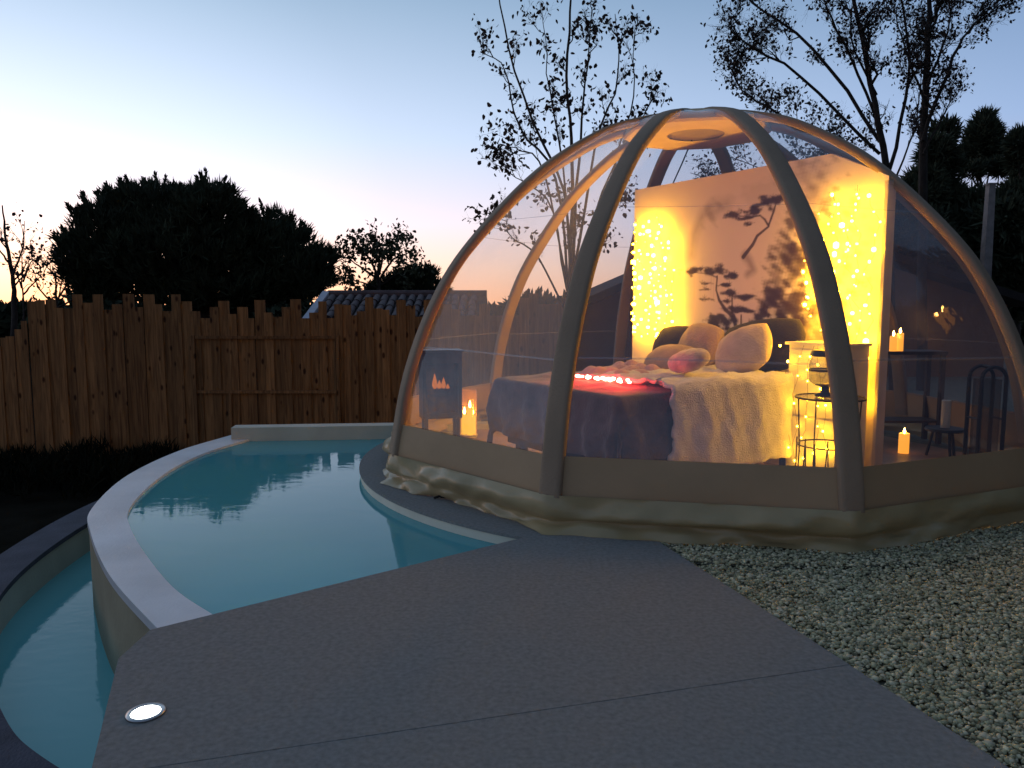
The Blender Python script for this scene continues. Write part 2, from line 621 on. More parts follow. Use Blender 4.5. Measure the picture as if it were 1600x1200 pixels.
M['tile_roof'] = mat('grey_terracotta_tiles', (0.11, 0.075, 0.075), 0.8, 0.35, 4, 0.3, 30)
M['verge'] = mat('white_verge', (0.45, 0.45, 0.5), 0.8, 0.1, 4)
M['concrete'] = mat('pole_concrete', (0.27, 0.24, 0.23), 0.9, 0.25, 6, 0.4, 50)
def stone_mat():
    m, nt, out = new_mat('pale_gravel_stones')
    L = nt.links.new
    b = nt.nodes.new('ShaderNodeBsdfPrincipled')
    b.inputs['Roughness'].default_value = 0.8
    g = nt.nodes.new('ShaderNodeNewGeometry')
    rp = nt.nodes.new('ShaderNodeValToRGB')
    e = rp.color_ramp.elements
    e[0].color = (0.23, 0.205, 0.12, 1)
    e[1].color = (0.78, 0.72, 0.45, 1)
    k = e.new(0.5)
    k.color = (0.49, 0.455, 0.26, 1)
    k = e.new(0.8)
    k.color = (0.54, 0.47, 0.32, 1)
    L(g.outputs['Random Per Island'], rp.inputs[0])
    L(rp.outputs[0], b.inputs['Base Color'])
    L(b.outputs[0], out.inputs['Surface'])
    return m
M['stone'] = stone_mat()

# ================================================================== THE SETTING
GROUND_Z = -1.75
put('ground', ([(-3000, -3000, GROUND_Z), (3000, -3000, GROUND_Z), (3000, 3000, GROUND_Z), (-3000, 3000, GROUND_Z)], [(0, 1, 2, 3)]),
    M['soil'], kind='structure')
put('terrace', slab([(0.6, -4), (16, -4), (16, 26), (0.6, 26)], GROUND_Z - 0.2, -0.032), M['grit'], kind='structure')

DC = np.array([1.768, 7.597])          # centre of the dome
PLAT_R = 3.24

# deck: two lengths of outdoor carpet on a masonry base
deck_base = put('deck', slab([(0.36, -3), (-1.28, 2.3), (-1.6, 3.15), (-1.6, 3.42), (0.21, 4.88), (0.8, 4.9), (1.38, 3.05), (3.1, -3)][::-1],
                             GROUND_Z - 0.1, -0.045), M['cream'], kind='structure')
put('carpet', slab([(0.3, -3), (-1.3448, 2.3025), (1.4077, 3.0655), (3.16, -3)][::-1], -0.04, 0.0025), M['carpet'], deck_base)
far_edge = [(-1.345, 2.303), (-1.67, 3.12), (-1.67, 3.41), (0.21, 4.93), (0.86, 4.97), (1.4075, 3.067)]
put('carpet', slab(far_edge[::-1], -0.04, 0.004), M['carpet'], deck_base)

# round platform that carries the dome
plat = put('platform', lathe([(PLAT_R - 0.01, GROUND_Z), (PLAT_R - 0.01, -0.021)], 128, (DC[0], DC[1], 0), True), M['lip'], kind='structure', smooth=False)
def ring(a0, a1, r0, r1, z0, z1, n=90):
    """flat ring sector round the dome"""
    ang = [math.radians(a0 + (a1 - a0) * k / n) for k in range(n + 1)]
    return wall_strip([(DC[0] + r0 * math.cos(a), DC[1] + r0 * math.sin(a)) for a in ang], [(DC[0] + r1 * math.cos(a), DC[1] + r1 * math.sin(a)) for a in ang], z0, z1)
put('carpet', ring(95, 254, 2.6, PLAT_R, -0.02, 0.0), M['carpet'], plat)
put('gravel_bed', ring(254.2, 454.8, 2.6, PLAT_R + 0.05, -0.02, -0.012), M['grit'], plat)

# pool shell
WATER_Z, RIM_Z = -0.085, -0.06
rim_in = spline([(-1.1, 3.35), (-1.5, 3.72), (-1.96, 4.21), (-2.65, 5.2), (-2.98, 5.88), (-3.22, 7.0), (-3.24, 8.0), (-3.02, 8.95)])
rim_out = spline([(-1.42, 3.25), (-1.74, 3.6), (-2.34, 4.32), (-2.9, 5.15), (-3.22, 5.75), (-3.52, 6.9), (-3.56, 8.1), (-3.36, 9.1)])
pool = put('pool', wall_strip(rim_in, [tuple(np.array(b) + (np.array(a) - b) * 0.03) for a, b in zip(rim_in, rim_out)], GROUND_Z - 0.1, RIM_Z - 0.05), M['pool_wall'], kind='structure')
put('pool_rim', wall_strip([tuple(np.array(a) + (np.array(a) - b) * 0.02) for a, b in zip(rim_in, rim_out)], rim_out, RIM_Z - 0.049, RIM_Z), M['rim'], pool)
back_dir = np.array([4.4, 0.42]) / np.hypot(4.4, 0.42)
back_n = np.array([-back_dir[1], back_dir[0]])
bc = np.array([-3.25, 8.78])
put('pool_back_wall', slab([tuple(bc), tuple(bc + back_dir * 4.4), tuple(bc + back_dir * 4.4 + back_n * 0.22), tuple(bc + back_n * 0.22)], GROUND_Z - 0.1, 0.075), M['cream'], pool)
put('pool_floor', ([(-4.5, 2.0, -1.3), (1.5, 2.0, -1.3), (1.5, 9.6, -1.3), (-4.5, 9.6, -1.3)], [(0, 1, 2, 3)]), M['tile'], pool)
mid = [tuple((np.array(a) + b) / 2) for a, b in zip(rim_in, rim_out)]
wpoly = mid + [(0.8, 9.25), (0.8, 5.0), (0.15, 4.8), (-1.0, 3.4)]
put('water', ([(x, y, WATER_Z) for x, y in wpoly][::-1], [tuple(range(len(wpoly)))]), M['water'], kind='structure')

# lower overflow basin with its coping
cop_in = spline([(-3.62, 8.5), (-3.80, 7.4), (-3.72, 6.1), (-3.45, 5.0), (-2.95, 4.1), (-2.39, 3.41), (-1.97, 3.06), (-1.2, 2.6)])
cop_out = spline([(-3.85, 8.65), (-4.08, 7.4), (-3.99, 6.03), (-3.71, 4.88), (-3.17, 3.93), (-2.58, 3.22), (-2.13, 2.85), (-1.35, 2.35)])
basin = put('overflow_basin', wall_strip(cop_in, cop_out, GROUND_Z - 0.1, -0.47), M['cream'], kind='structure')
put('coping', wall_strip([tuple(np.array(a) + (np.array(a) - b) * 0.06) for a, b in zip(cop_in, cop_out)], [tuple(np.array(b) + (np.array(b) - a) * 0.06) for a, b in zip(cop_in, cop_out)], -0.468, -0.43), M['coping'], basin)
mid2 = [tuple((np.array(a) + b) / 2) for a, b in zip(cop_in, cop_out)]
w2 = mid2 + [(-1.2, 3.2), (-2.2, 4.45), (-2.9, 5.5), (-3.35, 6.8), (-3.4, 8.4)]
put('water', ([(x, y, -0.70) for x, y in w2], [tuple(range(len(w2)))]), M['water2'], kind='structure')

# gravel: thousands of loose stones over the terrace beside the deck
def gravel():
    deck_x = lambda y: np.interp(y, [-3, 4.97, 5.2], [3.16, 0.86, 0.74])
    n = 78000
    y = rng.uniform(1.2, 6.8, n)
    x = deck_x(y) + 0.01 + rng.uniform(0, 1, n) * (np.maximum(2.0, y * 0.78 + 0.3 - deck_x(y)))
    d = np.hypot(x - DC[0], y - DC[1])
    ok = d > 2.78
    x, y = x[ok], y[ok]
    n = len(x)
    t = (1 + math.sqrt(5)) / 2
    ico = np.array([(-1, t, 0), (1, t, 0), (-1, -t, 0), (1, -t, 0), (0, -1, t), (0, 1, t), (0, -1, -t), (0, 1, -t), (t, 0, -1), (t, 0, 1), (-t, 0, -1), (-t, 0, 1)], float)
    ico /= np.linalg.norm(ico[0])
    fc = np.array([(0, 11, 5), (0, 5, 1), (0, 1, 7), (0, 7, 10), (0, 10, 11), (1, 5, 9), (5, 11, 4), (11, 10, 2), (10, 7, 6), (7, 1, 8), (3, 9, 4), (3, 4, 2), (3, 2, 6), (3, 6, 8), (3, 8, 9), (4, 9, 5), (2, 4, 11), (6, 2, 10), (8, 6, 7), (9, 8, 1)])
    sz = 0.0055 + 0.0105 * rng.random(n) ** 1.6
    v = ico[None] * rng.uniform(0.6, 1.3, (n, 12, 1))
    v = v * (sz[:, None, None] * np.stack([rng.uniform(0.8, 1.5, n), rng.uniform(0.7, 1.1, n), rng.uniform(0.45, 0.8, n)], 1)[:, None, :])
    a = rng.uniform(0, 6.28, n)
    b = rng.normal(0, 0.35, n)
    ca, sa, cb, sb = np.cos(a), np.sin(a), np.cos(b), np.sin(b)
    X, Y, Z = v[..., 0], v[..., 1], v[..., 2]
    Y, Z = Y * cb[:, None] - Z * sb[:, None], Y * sb[:, None] + Z * cb[:, None]
    X, Y = X * ca[:, None] - Y * sa[:, None], X * sa[:, None] + Y * ca[:, None]
    z0 = np.where(np.hypot(x - DC[0], y - DC[1]) < PLAT_R + 0.06, -0.012, -0.024) + rng.uniform(0, 0.016, n)
    V = np.stack([X + x[:, None], Y + y[:, None], Z + z0[:, None]], -1).reshape(-1, 3)
    F = (fc[None] + (np.arange(n) * 12)[:, None, None]).reshape(-1, 3)
    put('gravel', (V, F), M['stone'], kind='stuff', label='pale loose gravel stones between deck and dome')
gravel()

# ================================================================== FENCE
FY = 14.8
def px2w(x, y, Y):
    """where a sight line meets the vertical plane at depth Y (used to lay out far things in metres)"""
    u, v = (x - 800) / 1200.0, (600 - y) / 1200.0
    cp, sp = math.cos(PITCH), math.sin(PITCH)
    d = np.array([u, cp + v * sp, -sp + v * cp])
    return np.array([0, 0, CAM_H]) + d * (Y / d[1])

fence = thing('wooden_fence', 'tall fence of vertical brown knotty boards with uneven stepped tops behind the pool', 'fence', (-5, FY, GROUND_Z))
steps = [(0, 635), (20, 630), (50, 605), (75, 575), (95, 505), (130, 500), (160, 498), (192, 528), (225, 530), (258, 480), (293, 510), (330, 480), (366, 535), (401, 515),
         (437, 478), (473, 525), (510, 480), (545, 515), (580, 540), (612, 480), (645, 505), (680, 540), (715, 565), (748, 525), (780, 503), (815, 550), (846, 525),
         (880, 565), (909, 500), (943, 545), (975, 560), (1005, 525), (1036, 497), (1070, 565), (1105, 545), (1135, 505), (1165, 565), (1192, 515), (1222, 518), (1250, 555), (1276, 540),
         (1302, 490), (1332, 530), (1362, 535), (1390, 555), (1416, 500), (1450, 520), (1482, 560), (1514, 500), (1546, 535), (1578, 515)]
xs = [s[0] * 0.4375 for s in steps] + [705]
edges = []
for i, (cx, cy) in enumerate(steps):
    p0 = px2w(xs[i], 250 + cy * 0.4375, FY)
    p1 = px2w(xs[i + 1], 250 + cy * 0.4375, FY)
    edges.append((p0[0], p1[0], p0[2]))
x = edges[0][0]
while x > -13.5:
    w = random.uniform(0.17, 0.21)
    edges.insert(0, (x - w, x, 0.72 + random.uniform(-0.2, 0.1)))
    x -= w
x = edges[-1][1]
while x < 1.0:
    w = random.uniform(0.17, 0.21)
    edges.append((x, x + w, 1.5 + random.choice([-0.22, -0.1, 0, 0.12, 0.2])))
    x += w
for (x0, x1, zt) in edges:
    bi = edges.index((x0, x1, zt))
    yj = FY + (0.0 if bi % 2 else 0.027) + random.uniform(0, 0.004)
    tl = random.uniform(-0.008, 0.008)
    v, f = box(((x0 + x1) / 2, yj, (zt + GROUND_Z) / 2), (x1 - x0 + (0.02 if bi % 2 == 0 else -0.004), 0.022, zt - GROUND_Z))
    v = [np.array(p) + (np.array([tl, 0, 0]) if p[2] > 0 else 0) for p in v]
    v = [np.array(p) - np.array([(x0 + x1) / 2, yj, 0]) for p in v]
    me = mesh_of(v, f, False, 'board')
    me.materials.append(M['board'])
    put_mesh('board', me, fence, ((x0 + x1) / 2, yj, 0))
ga, gb = px2w(303, 527, FY)[0], px2w(528, 527, FY)[0]
for yy in (527, 612):
    zc = px2w(415, yy, FY)[2]
    put('rail', box(((ga + gb) / 2, FY - 0.04, zc), (gb - ga - 0.08, 0.045, 0.055)), M['rail'], fence)
for xx in (ga, gb):
    put('post', box((xx, FY - 0.043, (0.9 + GROUND_Z) / 2), (0.06, 0.055, 0.9 - GROUND_Z)), M['rail'], fence)
zc = px2w(415, 612, FY)[2]
put('post', box((px2w(361, 620, FY)[0], FY - 0.04, (zc - 0.03 + GROUND_Z) / 2), (0.05, 0.045, zc - 0.03 - GROUND_Z)), M['rail'], fence)

# ================================================================== TREES
class Wood:
    """collects tapered branch tubes as arrays"""
    def __init__(self):
        self.V, self.F, self.n = [], [], 0

    def seg(self, pts, r0, r1, sides=5):
        k = len(pts)
        rad = [r0 + (r1 - r0) * i / (k - 1) for i in range(k)]
        v, f = tube(pts, rad, sides, False)
        self.V.extend(v)
        self.F.extend([tuple(i + self.n for i in q) for q in f])
        self.n += len(v)


def limb(p0, p1, bend, k=5, wob=0.04):
    p0, p1 = np.array(p0, float), np.array(p1, float)
    L = np.linalg.norm(p1 - p0)
    out = []
    for i in range(k + 1):
        t = i / k
        p = p0 + (p1 - p0) * t + np.array(bend) * (4 * t * (1 - t))
        if 0 < i < k:
            p = p + rng.normal(0, wob * L / k, 3)
        out.append(p)
    return out


def twigs(wood, tips, path, r, depth, length, up=0.35, n=3, spread=0.75):
    """side shoots along a path; collects their outer points as leaf sites"""
    P = path
    for _ in range(n):
        t = rng.uniform(0.25, 1.0) * (len(P) - 1)
        i = min(int(t), len(P) - 2)
        p = P[i] + (P[i + 1] - P[i]) * (t - i)
        d = P[i + 1] - P[i]
        d = d / (np.linalg.norm(d) + 1e-9)
        d = d + rng.normal(0, spread, 3) + np.array([0, 0, up])
        d /= np.linalg.norm(d)
        ln = length * rng.uniform(0.5, 1.2)
        q = limb(p, p + d * ln, rng.normal(0, 0.06 * ln, 3), 3, 0.2)
        rr = r * rng.uniform(0.4, 0.6)
        wood.seg(q, rr, rr * 0.35, 3 if depth < 2 else 4)
        tips.append(q[-1])
        tips.append(q[-2])
        if depth > 0:
            twigs(wood, tips, q, rr * 0.8, depth - 1, length * 0.6, up, n, spread)


def leaves(sites, per, size, spread, mat_, name, parent, hang=0.6, smooth=False):
    sites = np.array(sites)
    n = len(sites) * per
    c = np.repeat(sites, per, 0) + rng.normal(0, spread, (n, 3))
    d = rng.normal(0, 1, (n, 3)) + np.array([0, 0, -hang])
    d /= np.linalg.norm(d, axis=1)[:, None]
    s = np.cross(d, rng.normal(0, 1, (n, 3)))
    s /= np.linalg.norm(s, axis=1)[:, None]
    L = (size * rng.uniform(0.6, 1.3, n))[:, None]
    W = L * rng.uniform(0.2, 0.36, n)[:, None]
    nn = np.cross(d, s) * L * 0.15
    V = np.stack([c, c + d * L * 0.3 + s * W + nn, c + d * L * 0.68 + s * W * 0.85 + nn, c + d * L, c + d * L * 0.68 - s * W * 0.85 + nn, c + d * L * 0.3 - s * W + nn], 1).reshape(-1, 3)
    F = np.arange(n * 6).reshape(n, 6)
    return put(name, (V, F), mat_, parent)


def limb_tree(name, label, base, limbs, Y, trunk_r, twig_n, twig_len, leaf_per, leaf_size, leaf_frac, depth=2, depth_spread=1.2, up=0.35, spread=0.75, lm=None):
    """tree whose main limbs fan from a trunk; each limb is (list of sight points, radius) laid out round depth Y"""
    t = thing(name, label, 'tree', base)
    w = Wood()
    tips = []
    for pts, r in limbs:
        dy = rng.uniform(-depth_spread, depth_spread)
        k = len(pts)
        P = [px2w(x, y, Y + dy * (i / max(1, k - 1))) for i, (x, y) in enumerate(pts)]
        path = spline(P, 4)
        path = [p + rng.normal(0, 0.012, 3) for p in path]
        w.seg(path, r * 0.68, r * 0.15, 6)
        tips.append(path[-1])
        twigs(w, tips, path, r * 0.5, depth, twig_len, up, twig_n, spread)
    put('trunk', (w.V, w.F), M['bark'], t, smooth=True)
    tips = np.array(tips)
    sel = tips[rng.random(len(tips)) < leaf_frac]
    leaves(sel, leaf_per, leaf_size, leaf_size * 0.7, lm or M['leaf_dry'], 'crown', t, 0.8)
    return t


# slender half-bare tree behind the dome, its stems fanning up from one stool
TY = 13.2
b0 = px2w(893, 440, TY)
stool = (893, 612)
limb_tree('slender_tree', 'slender half bare tree with hanging dry leaves rising behind the dome top', (b0[0], TY, -0.05),
          [([stool, (893, 440), (880, 300), (815, 150), (783, 10), (775, -60)], 0.05), ([(890, 500), (895, 260), (885, 120), (893, -10), (893, -70)], 0.055),
           ([(892, 450), (905, 250), (915, 130), (925, 10)], 0.045), ([(895, 430), (930, 230), (965, 120), (960, 20)], 0.04), ([(896, 480), (960, 260), (988, 150), (992, 40)], 0.035),
           ([(892, 480), (870, 280), (810, 200), (790, 110), (752, 80)], 0.04), ([(890, 460), (850, 270), (815, 235), (782, 225)], 0.03), ([(893, 500), (865, 330), (820, 285), (795, 270)], 0.03),
           ([(896, 480), (940, 300), (1000, 190), (1030, 135)], 0.03), ([(893, 470), (880, 260), (860, 140), (850, 40)], 0.035), ([(890, 500), (840, 400), (800, 370), (790, 330)], 0.03), ([(894, 500), (930, 380), (960, 300), (985, 240)], 0.03)],
          TY, 0.1, 6, 0.42, 1, 0.09, 0.36, 2, 1.0, 0.3, 0.5)

# big bare tree to the right with two thick stems
TY2 = 13.6
b1 = px2w(1400, 600, TY2)
limb_tree('twin_stem_tree', 'big bare twin stemmed tree full of fine twigs at the right of the dome', (b1[0], TY2, -0.05),
          [([(1395, 615), (1385, 280), (1360, 130), (1335, 0), (1325, -80)], 0.11), ([(1440, 615), (1442, 280), (1447, 120), (1452, 0), (1455, -80)], 0.13),
           ([(1375, 220), (1270, 75), (1175, 5), (1150, -25)], 0.05), ([(1372, 240), (1250, 120), (1160, 65), (1135, 38)], 0.045), ([(1378, 260), (1220, 180), (1160, 140), (1137, 95)], 0.04),
           ([(1385, 280), (1270, 210), (1200, 185)], 0.035), ([(1390, 270), (1420, 120), (1410, 0), (1400, -60)], 0.05), ([(1442, 220), (1490, 90), (1520, 40), (1566, 8)], 0.05),
           ([(1442, 240), (1475, 180), (1505, 120)], 0.03), ([(1380, 200), (1330, 90), (1290, 10), (1280, -50)], 0.045), ([(1445, 160), (1410, 60), (1390, -10)], 0.035), ([(1447, 140), (1480, 50), (1490, -20)], 0.04),
           ([(1390, 330), (1320, 250), (1240, 225)], 0.03), ([(1388, 300), (1430, 200), (1440, 100)], 0.03), ([(1368, 150), (1330, 60), (1340, -30)], 0.035), ([(1395, 340), (1340, 300), (1290, 270)], 0.025), ([(1395, 420), (1260, 300), (1120, 235)], 0.03), ([(1395, 440), (1240, 330), (1080, 270)], 0.03)],
          TY2, 0.14, 9, 0.52, 1, 0.062, 0.36, 2, 1.3, 0.3, 0.55)

# bare saplings against the sunset at the far left
for nm, lab, pts in (('bare_poplar', 'tall bare thin tree standing against the sunset glow', [([(22, 470), (18, 420), (8, 370), (4, 320)], 0.16), ([(20, 430), (36, 385), (38, 345)], 0.06), ([(18, 420), (6, 400), (-14, 372)], 0.07), ([(20, 450), (40, 425), (48, 400)], 0.05)]),
                     ('bare_sapling', 'low bare sapling beside the tall thin tree under the sunset', [([(36, 472), (34, 420), (36, 385)], 0.06), ([(36, 440), (48, 410), (60, 402)], 0.04), ([(36, 450), (22, 420), (14, 412)], 0.04), ([(37, 460), (55, 440), (70, 425)], 0.05)])):
    limb_tree(nm, lab, tuple(px2w(25, 560, 26)[:2]) + (GROUND_Z,), [([(p[0][0], 575)] + p, r) if i == 0 else (p, r) for i, (p, r) in enumerate(pts)], 26 if nm == 'bare_poplar' else 25, 0.1, 4, 0.9, 1, 0.14, 0.5, 1, 0.8, 0.4)


def tufts(centres, normals, length, nper, width, splay):
    """bundles of needles: nper narrow triangles splayed round each direction"""
    n = len(centres)
    c = np.repeat(centres, nper, 0)
    d = np.repeat(normals, nper, 0) + rng.normal(0, splay, (n * nper, 3))
    d /= np.linalg.norm(d, axis=1)[:, None]
    s = np.cross(d, rng.normal(0, 1, d.shape))
    s /= np.linalg.norm(s, axis=1)[:, None]
    L = (length * rng.uniform(0.6, 1.25, n * nper))[:, None]
    c = c + rng.normal(0, length * 0.12, c.shape)
    V = np.stack([c - s * width, c + d * L * 0.6 - s * width * 0.9, c + d * L, c + d * L * 0.6 + s * width * 0.9, c + s * width], 1).reshape(-1, 3)
    return V, np.arange(n * nper * 5).reshape(-1, 5)


def pine(name, label, base, lobes, trunk_pts, trunk_r, n_tuft, tuft_len, nper, width, m, branch=True, up=0.9, candles=0, group=None, splay=0.42):
    """crown = lobes (centre, radii); tufts stand on lobe surfaces and inside; limbs reach each lobe"""
    t = thing(name, label, 'tree', base, group)
    w = Wood()
    w.seg([np.array(p) for p in trunk_pts], trunk_r, trunk_r * 0.55, 8)
    top = np.array(trunk_pts[-1])
    vol = np.array([l[1][0] * l[1][2] for l in lobes])
    V, F, off = [], [], 0
    for (c, r), share in zip(lobes, vol / vol.sum()):
        c, r = np.array(c, float), np.array(r, float)
        if branch:
            st = np.array(trunk_pts[-2]) + (top - np.array(trunk_pts[-2])) * rng.uniform(0.2, 1)
            w.seg(limb(st, c - np.array([0, 0, r[2] * 0.3]), (0, 0, -0.1), 4, 0.08), trunk_r * 0.4, trunk_r * 0.12, 5)
        k = int(n_tuft * share)
        d = rng.normal(0, 1, (k, 3))
        d /= np.linalg.norm(d, axis=1)[:, None]
        rad = rng.uniform(0.55, 1.0, k) ** 0.6
        lump = 1 + 0.10 * np.sin(d[:, 0] * 7 + c[0]) * np.sin(d[:, 2] * 6 + c[2] * 3)
        pos = c + d * r * (rad * lump)[:, None]
        nrm = d * 0.55 + np.array([0, 0, up])
        nrm /= np.linalg.norm(nrm, axis=1)[:, None]
        v, f = tufts(pos, nrm, tuft_len, nper, width, splay)
        V.append(v)
        F.append(f + off)
        off += len(v)
    if candles:
        cs = []
        for (c, r), share in zip(lobes, vol / vol.sum()):
            c, r = np.array(c, float), np.array(r, float)
            for _ in range(int(candles * share) + 2):
                d = rng.normal(0, 1, 3) + np.array([0, -0.3, 0.35])
                d /= np.linalg.norm(d)
                b_ = c + d * r * rng.uniform(0.93, 1.02)
                ax = d * np.array([0.45, 0.45, 0.1]) + np.array([0, 0, 0.8])
                ax /= np.linalg.norm(ax)
                h_ = tuft_len * rng.uniform(0.7, 1.5)
                for q in range(4):
                    cs.append((b_ + ax * h_ * q / 4, ax))
        v, f = tufts(np.array([a for a, b in cs]), np.array([b for a, b in cs]), tuft_len * 0.42, 16, width * 1.1, 0.3)
        V.append(v)
        F.append(f + off)
    put('trunk', (w.V, w.F), M['bark'], t, smooth=True)
    put('crown', (np.concatenate(V), np.concatenate(F)), m, t)
    return t


def lobe_px(x, y, rx, ry, Y, ry_depth=None):
    c = px2w(x, y, Y)
    s = Y / 1200.0
    return (c, (rx * s, (ry_depth or (rx + ry) / 2) * s, ry * s))


PY = 28.0
tb = px2w(310, 480, PY)
pine('umbrella_pine', 'broad dense dark umbrella pine rising above the board fence', (tb[0], PY, GROUND_Z),
     [lobe_px(*a, PY + rng.uniform(-1.2, 1.2)) for a in ((180, 375, 70, 55), (250, 345, 85, 52), (330, 345, 60, 50), (290, 400, 130, 60), (390, 400, 75, 55), (440, 405, 62, 48), (150, 420, 55, 40), (470, 430, 42, 36),
      (200, 440, 85, 28), (350, 445, 110, 36), (425, 370, 40, 36), (120, 405, 34, 30), (225, 325, 60, 34), (330, 318, 42, 28), (310, 470, 90, 20), (420, 462, 60, 18), (150, 455, 40, 16), (500, 430, 20, 30), (510, 410, 10, 18), (480, 455, 22, 16), (245, 395, 90, 60))],
     [(tb[0], PY, GROUND_Z), (tb[0] + 0.2, PY, 0.5), (tb[0] + 0.1, PY, 2.6)], 0.45, 4300, 0.42, 16, 0.022, M['needle'], candles=230)

SY = 30.0
ob = px2w(590, 455, SY)
limb_tree('lone_tree', 'small round headed tree standing over the tiled roof', (ob[0], SY, GROUND_Z),
          [([(592, 560), (592, 455), (588, 425), (565, 385)], 0.16), ([(590, 440), (592, 400), (585, 375)], 0.09), ([(592, 440), (615, 405), (640, 395)], 0.09), ([(590, 435), (560, 415), (543, 402)], 0.08),
           ([(592, 430), (600, 395), (612, 382)], 0.07), ([(594, 445), (625, 425), (632, 412)], 0.06), ([(590, 450), (560, 440), (548, 438)], 0.06), ([(590, 430), (575, 400), (560, 392)], 0.07)],
          SY, 0.2, 4, 0.85, 6, 0.17, 0.95, 1, 1.0, 0.2, lm=M['leaf'])
eb = px2w(655, 450, 31)
pine('leaning_pine', 'low dark pine with sloping top behind the tiled roof', (eb[0], 31, GROUND_Z), [lobe_px(*a, 31) for a in ((640, 440, 34, 14), (662, 430, 20, 12), (625, 450, 40, 12), (670, 452, 30, 12), (600, 455, 30, 10))],
     [(eb[0], 31, GROUND_Z), (eb[0], 31, 0.4), (eb[0] + 0.1, 31, 1.7)], 0.18, 420, 0.35, 14, 0.022, M['needle'])
hb = px2w(90, 440, 33)
limb_tree('sunset_thicket', 'open brown leaved thicket glowing in front of the sunset beside the umbrella pine', (hb[0], 33, GROUND_Z),
          [([(90, 560), (88, 470), (85, 430), (70, 415)], 0.1), ([(88, 470), (110, 440), (125, 430)], 0.07), ([(88, 480), (60, 450), (55, 430)], 0.07), ([(90, 480), (130, 460), (150, 450)], 0.07), ([(88, 480), (95, 450), (100, 425)], 0.06)],
          33, 0.1, 4, 0.9, 2, 0.16, 0.8, 1, 1.0, 0.3)
# right-hand woodland
wood_trees = [
    ('dark_pine', 'tall dark pine with a gap under its crown behind the concrete pole', 26, [(1535, 215, 22, 24), (1522, 238, 18, 16), (1552, 236, 18, 14), (1538, 190, 12, 12), (1562, 262, 20, 9), (1518, 268, 16, 8)], (1537, 300)),
    ('dark_pine', 'dark pine pressed against the thick stems of the bare tree', 22, [(1474, 208, 16, 16), (1462, 240, 22, 22), (1478, 262, 18, 18), (1440, 300, 30, 34), (1470, 310, 26, 30)], (1470, 330)),
    ('dark_pine', 'dark bushy pine at the edge of the wood past the concrete pole', 24, [(1590, 222, 10, 14), (1594, 248, 16, 16), (1612, 285, 26, 26), (1590, 310, 24, 20)], (1600, 330)),
]
for nm, lab, Y, lobes, tp in wood_trees:
    c = px2w(tp[0], tp[1], Y)
    pine(nm, lab, (c[0], Y, -0.05), [lobe_px(*a, Y + rng.uniform(-0.6, 0.6)) for a in lobes], [(c[0], Y, -0.05), (c[0], Y, 1.5), (c[0], Y, c[2])], 0.14, 620, 0.3, 14, 0.022, M['needle2'], up=0.5, splay=0.7)
for k, (lab, Y, lobes, tp) in enumerate([
    ('wide dark evergreen thicket low behind the dome and the concrete pole', 21, [(1420, 370, 60, 40), (1480, 380, 60, 50), (1560, 380, 60, 50), (1535, 335, 40, 28), (1610, 380, 50, 50), (1580, 345, 36, 26), (1510, 430, 100, 50), (1590, 440, 90, 50)], (1510, 420)),
    ('dark evergreen bush under the bare tree behind the dome', 19, [(1400, 345, 24, 28), (1420, 400, 60, 50), (1370, 420, 60, 60), (1330, 440, 50, 40)], (1400, 420))]):
    c = px2w(tp[0], tp[1], Y)
    pine('evergreen_bush', lab, (c[0], Y, -0.05), [lobe_px(*a, Y + rng.uniform(-1, 1)) for a in lobes], [(c[0], Y, -0.05), (c[0], Y, 0.6), (c[0], Y, 1.4)], 0.15, 2600 if k == 0 else 1000, 0.4, 14, 0.035, M['needle2'], up=0.35, splay=0.8)

# a long dark hedge line closes the view at the horizon
hp = np.stack([rng.uniform(-60, 40, 9000), 46 + rng.uniform(-2, 2, 9000), GROUND_Z + rng.uniform(0, 1, 9000) ** 0.7 * 3.3], 1)
hp[:, 2] += 0.35 * np.sin(hp[:, 0] * 0.7) + 0.25 * np.sin(hp[:, 0] * 1.9)
hv, hf = tufts(hp, np.tile(np.array([[0, 0, 1.0]]), (9000, 1)), 0.6, 4, 0.12, 0.8)
put('distant_hedge', (hv, hf), M['needle'], kind='stuff', label='long dark distant hedge behind the fence')
gp_ = np.stack([rng.uniform(-14, -1.5, 2600), FY - 0.25 - rng.random(2600) ** 2 * 2.2, np.full(2600, GROUND_Z)], 1)  # added grass, coloured near black for the fade into shade at the fence foot
gl_ = 0.9 + 0.5 * np.sin(gp_[:, 0] * 1.3) * np.sin(gp_[:, 0] * 3.1 + 1)
gv_, gf_ = tufts(gp_ + np.array([0, 0, 1.0]) * (rng.random(2600) * 0.45 * gl_)[:, None], np.tile(np.array([[0, 0, 1.0]]), (2600, 1)), 0.26, 6, 0.012, 0.45)
put('fence_shade_grass', (gv_, gf_), M['shade_grass'], kind='stuff', label='near black grass added for the shade along the fence foot')
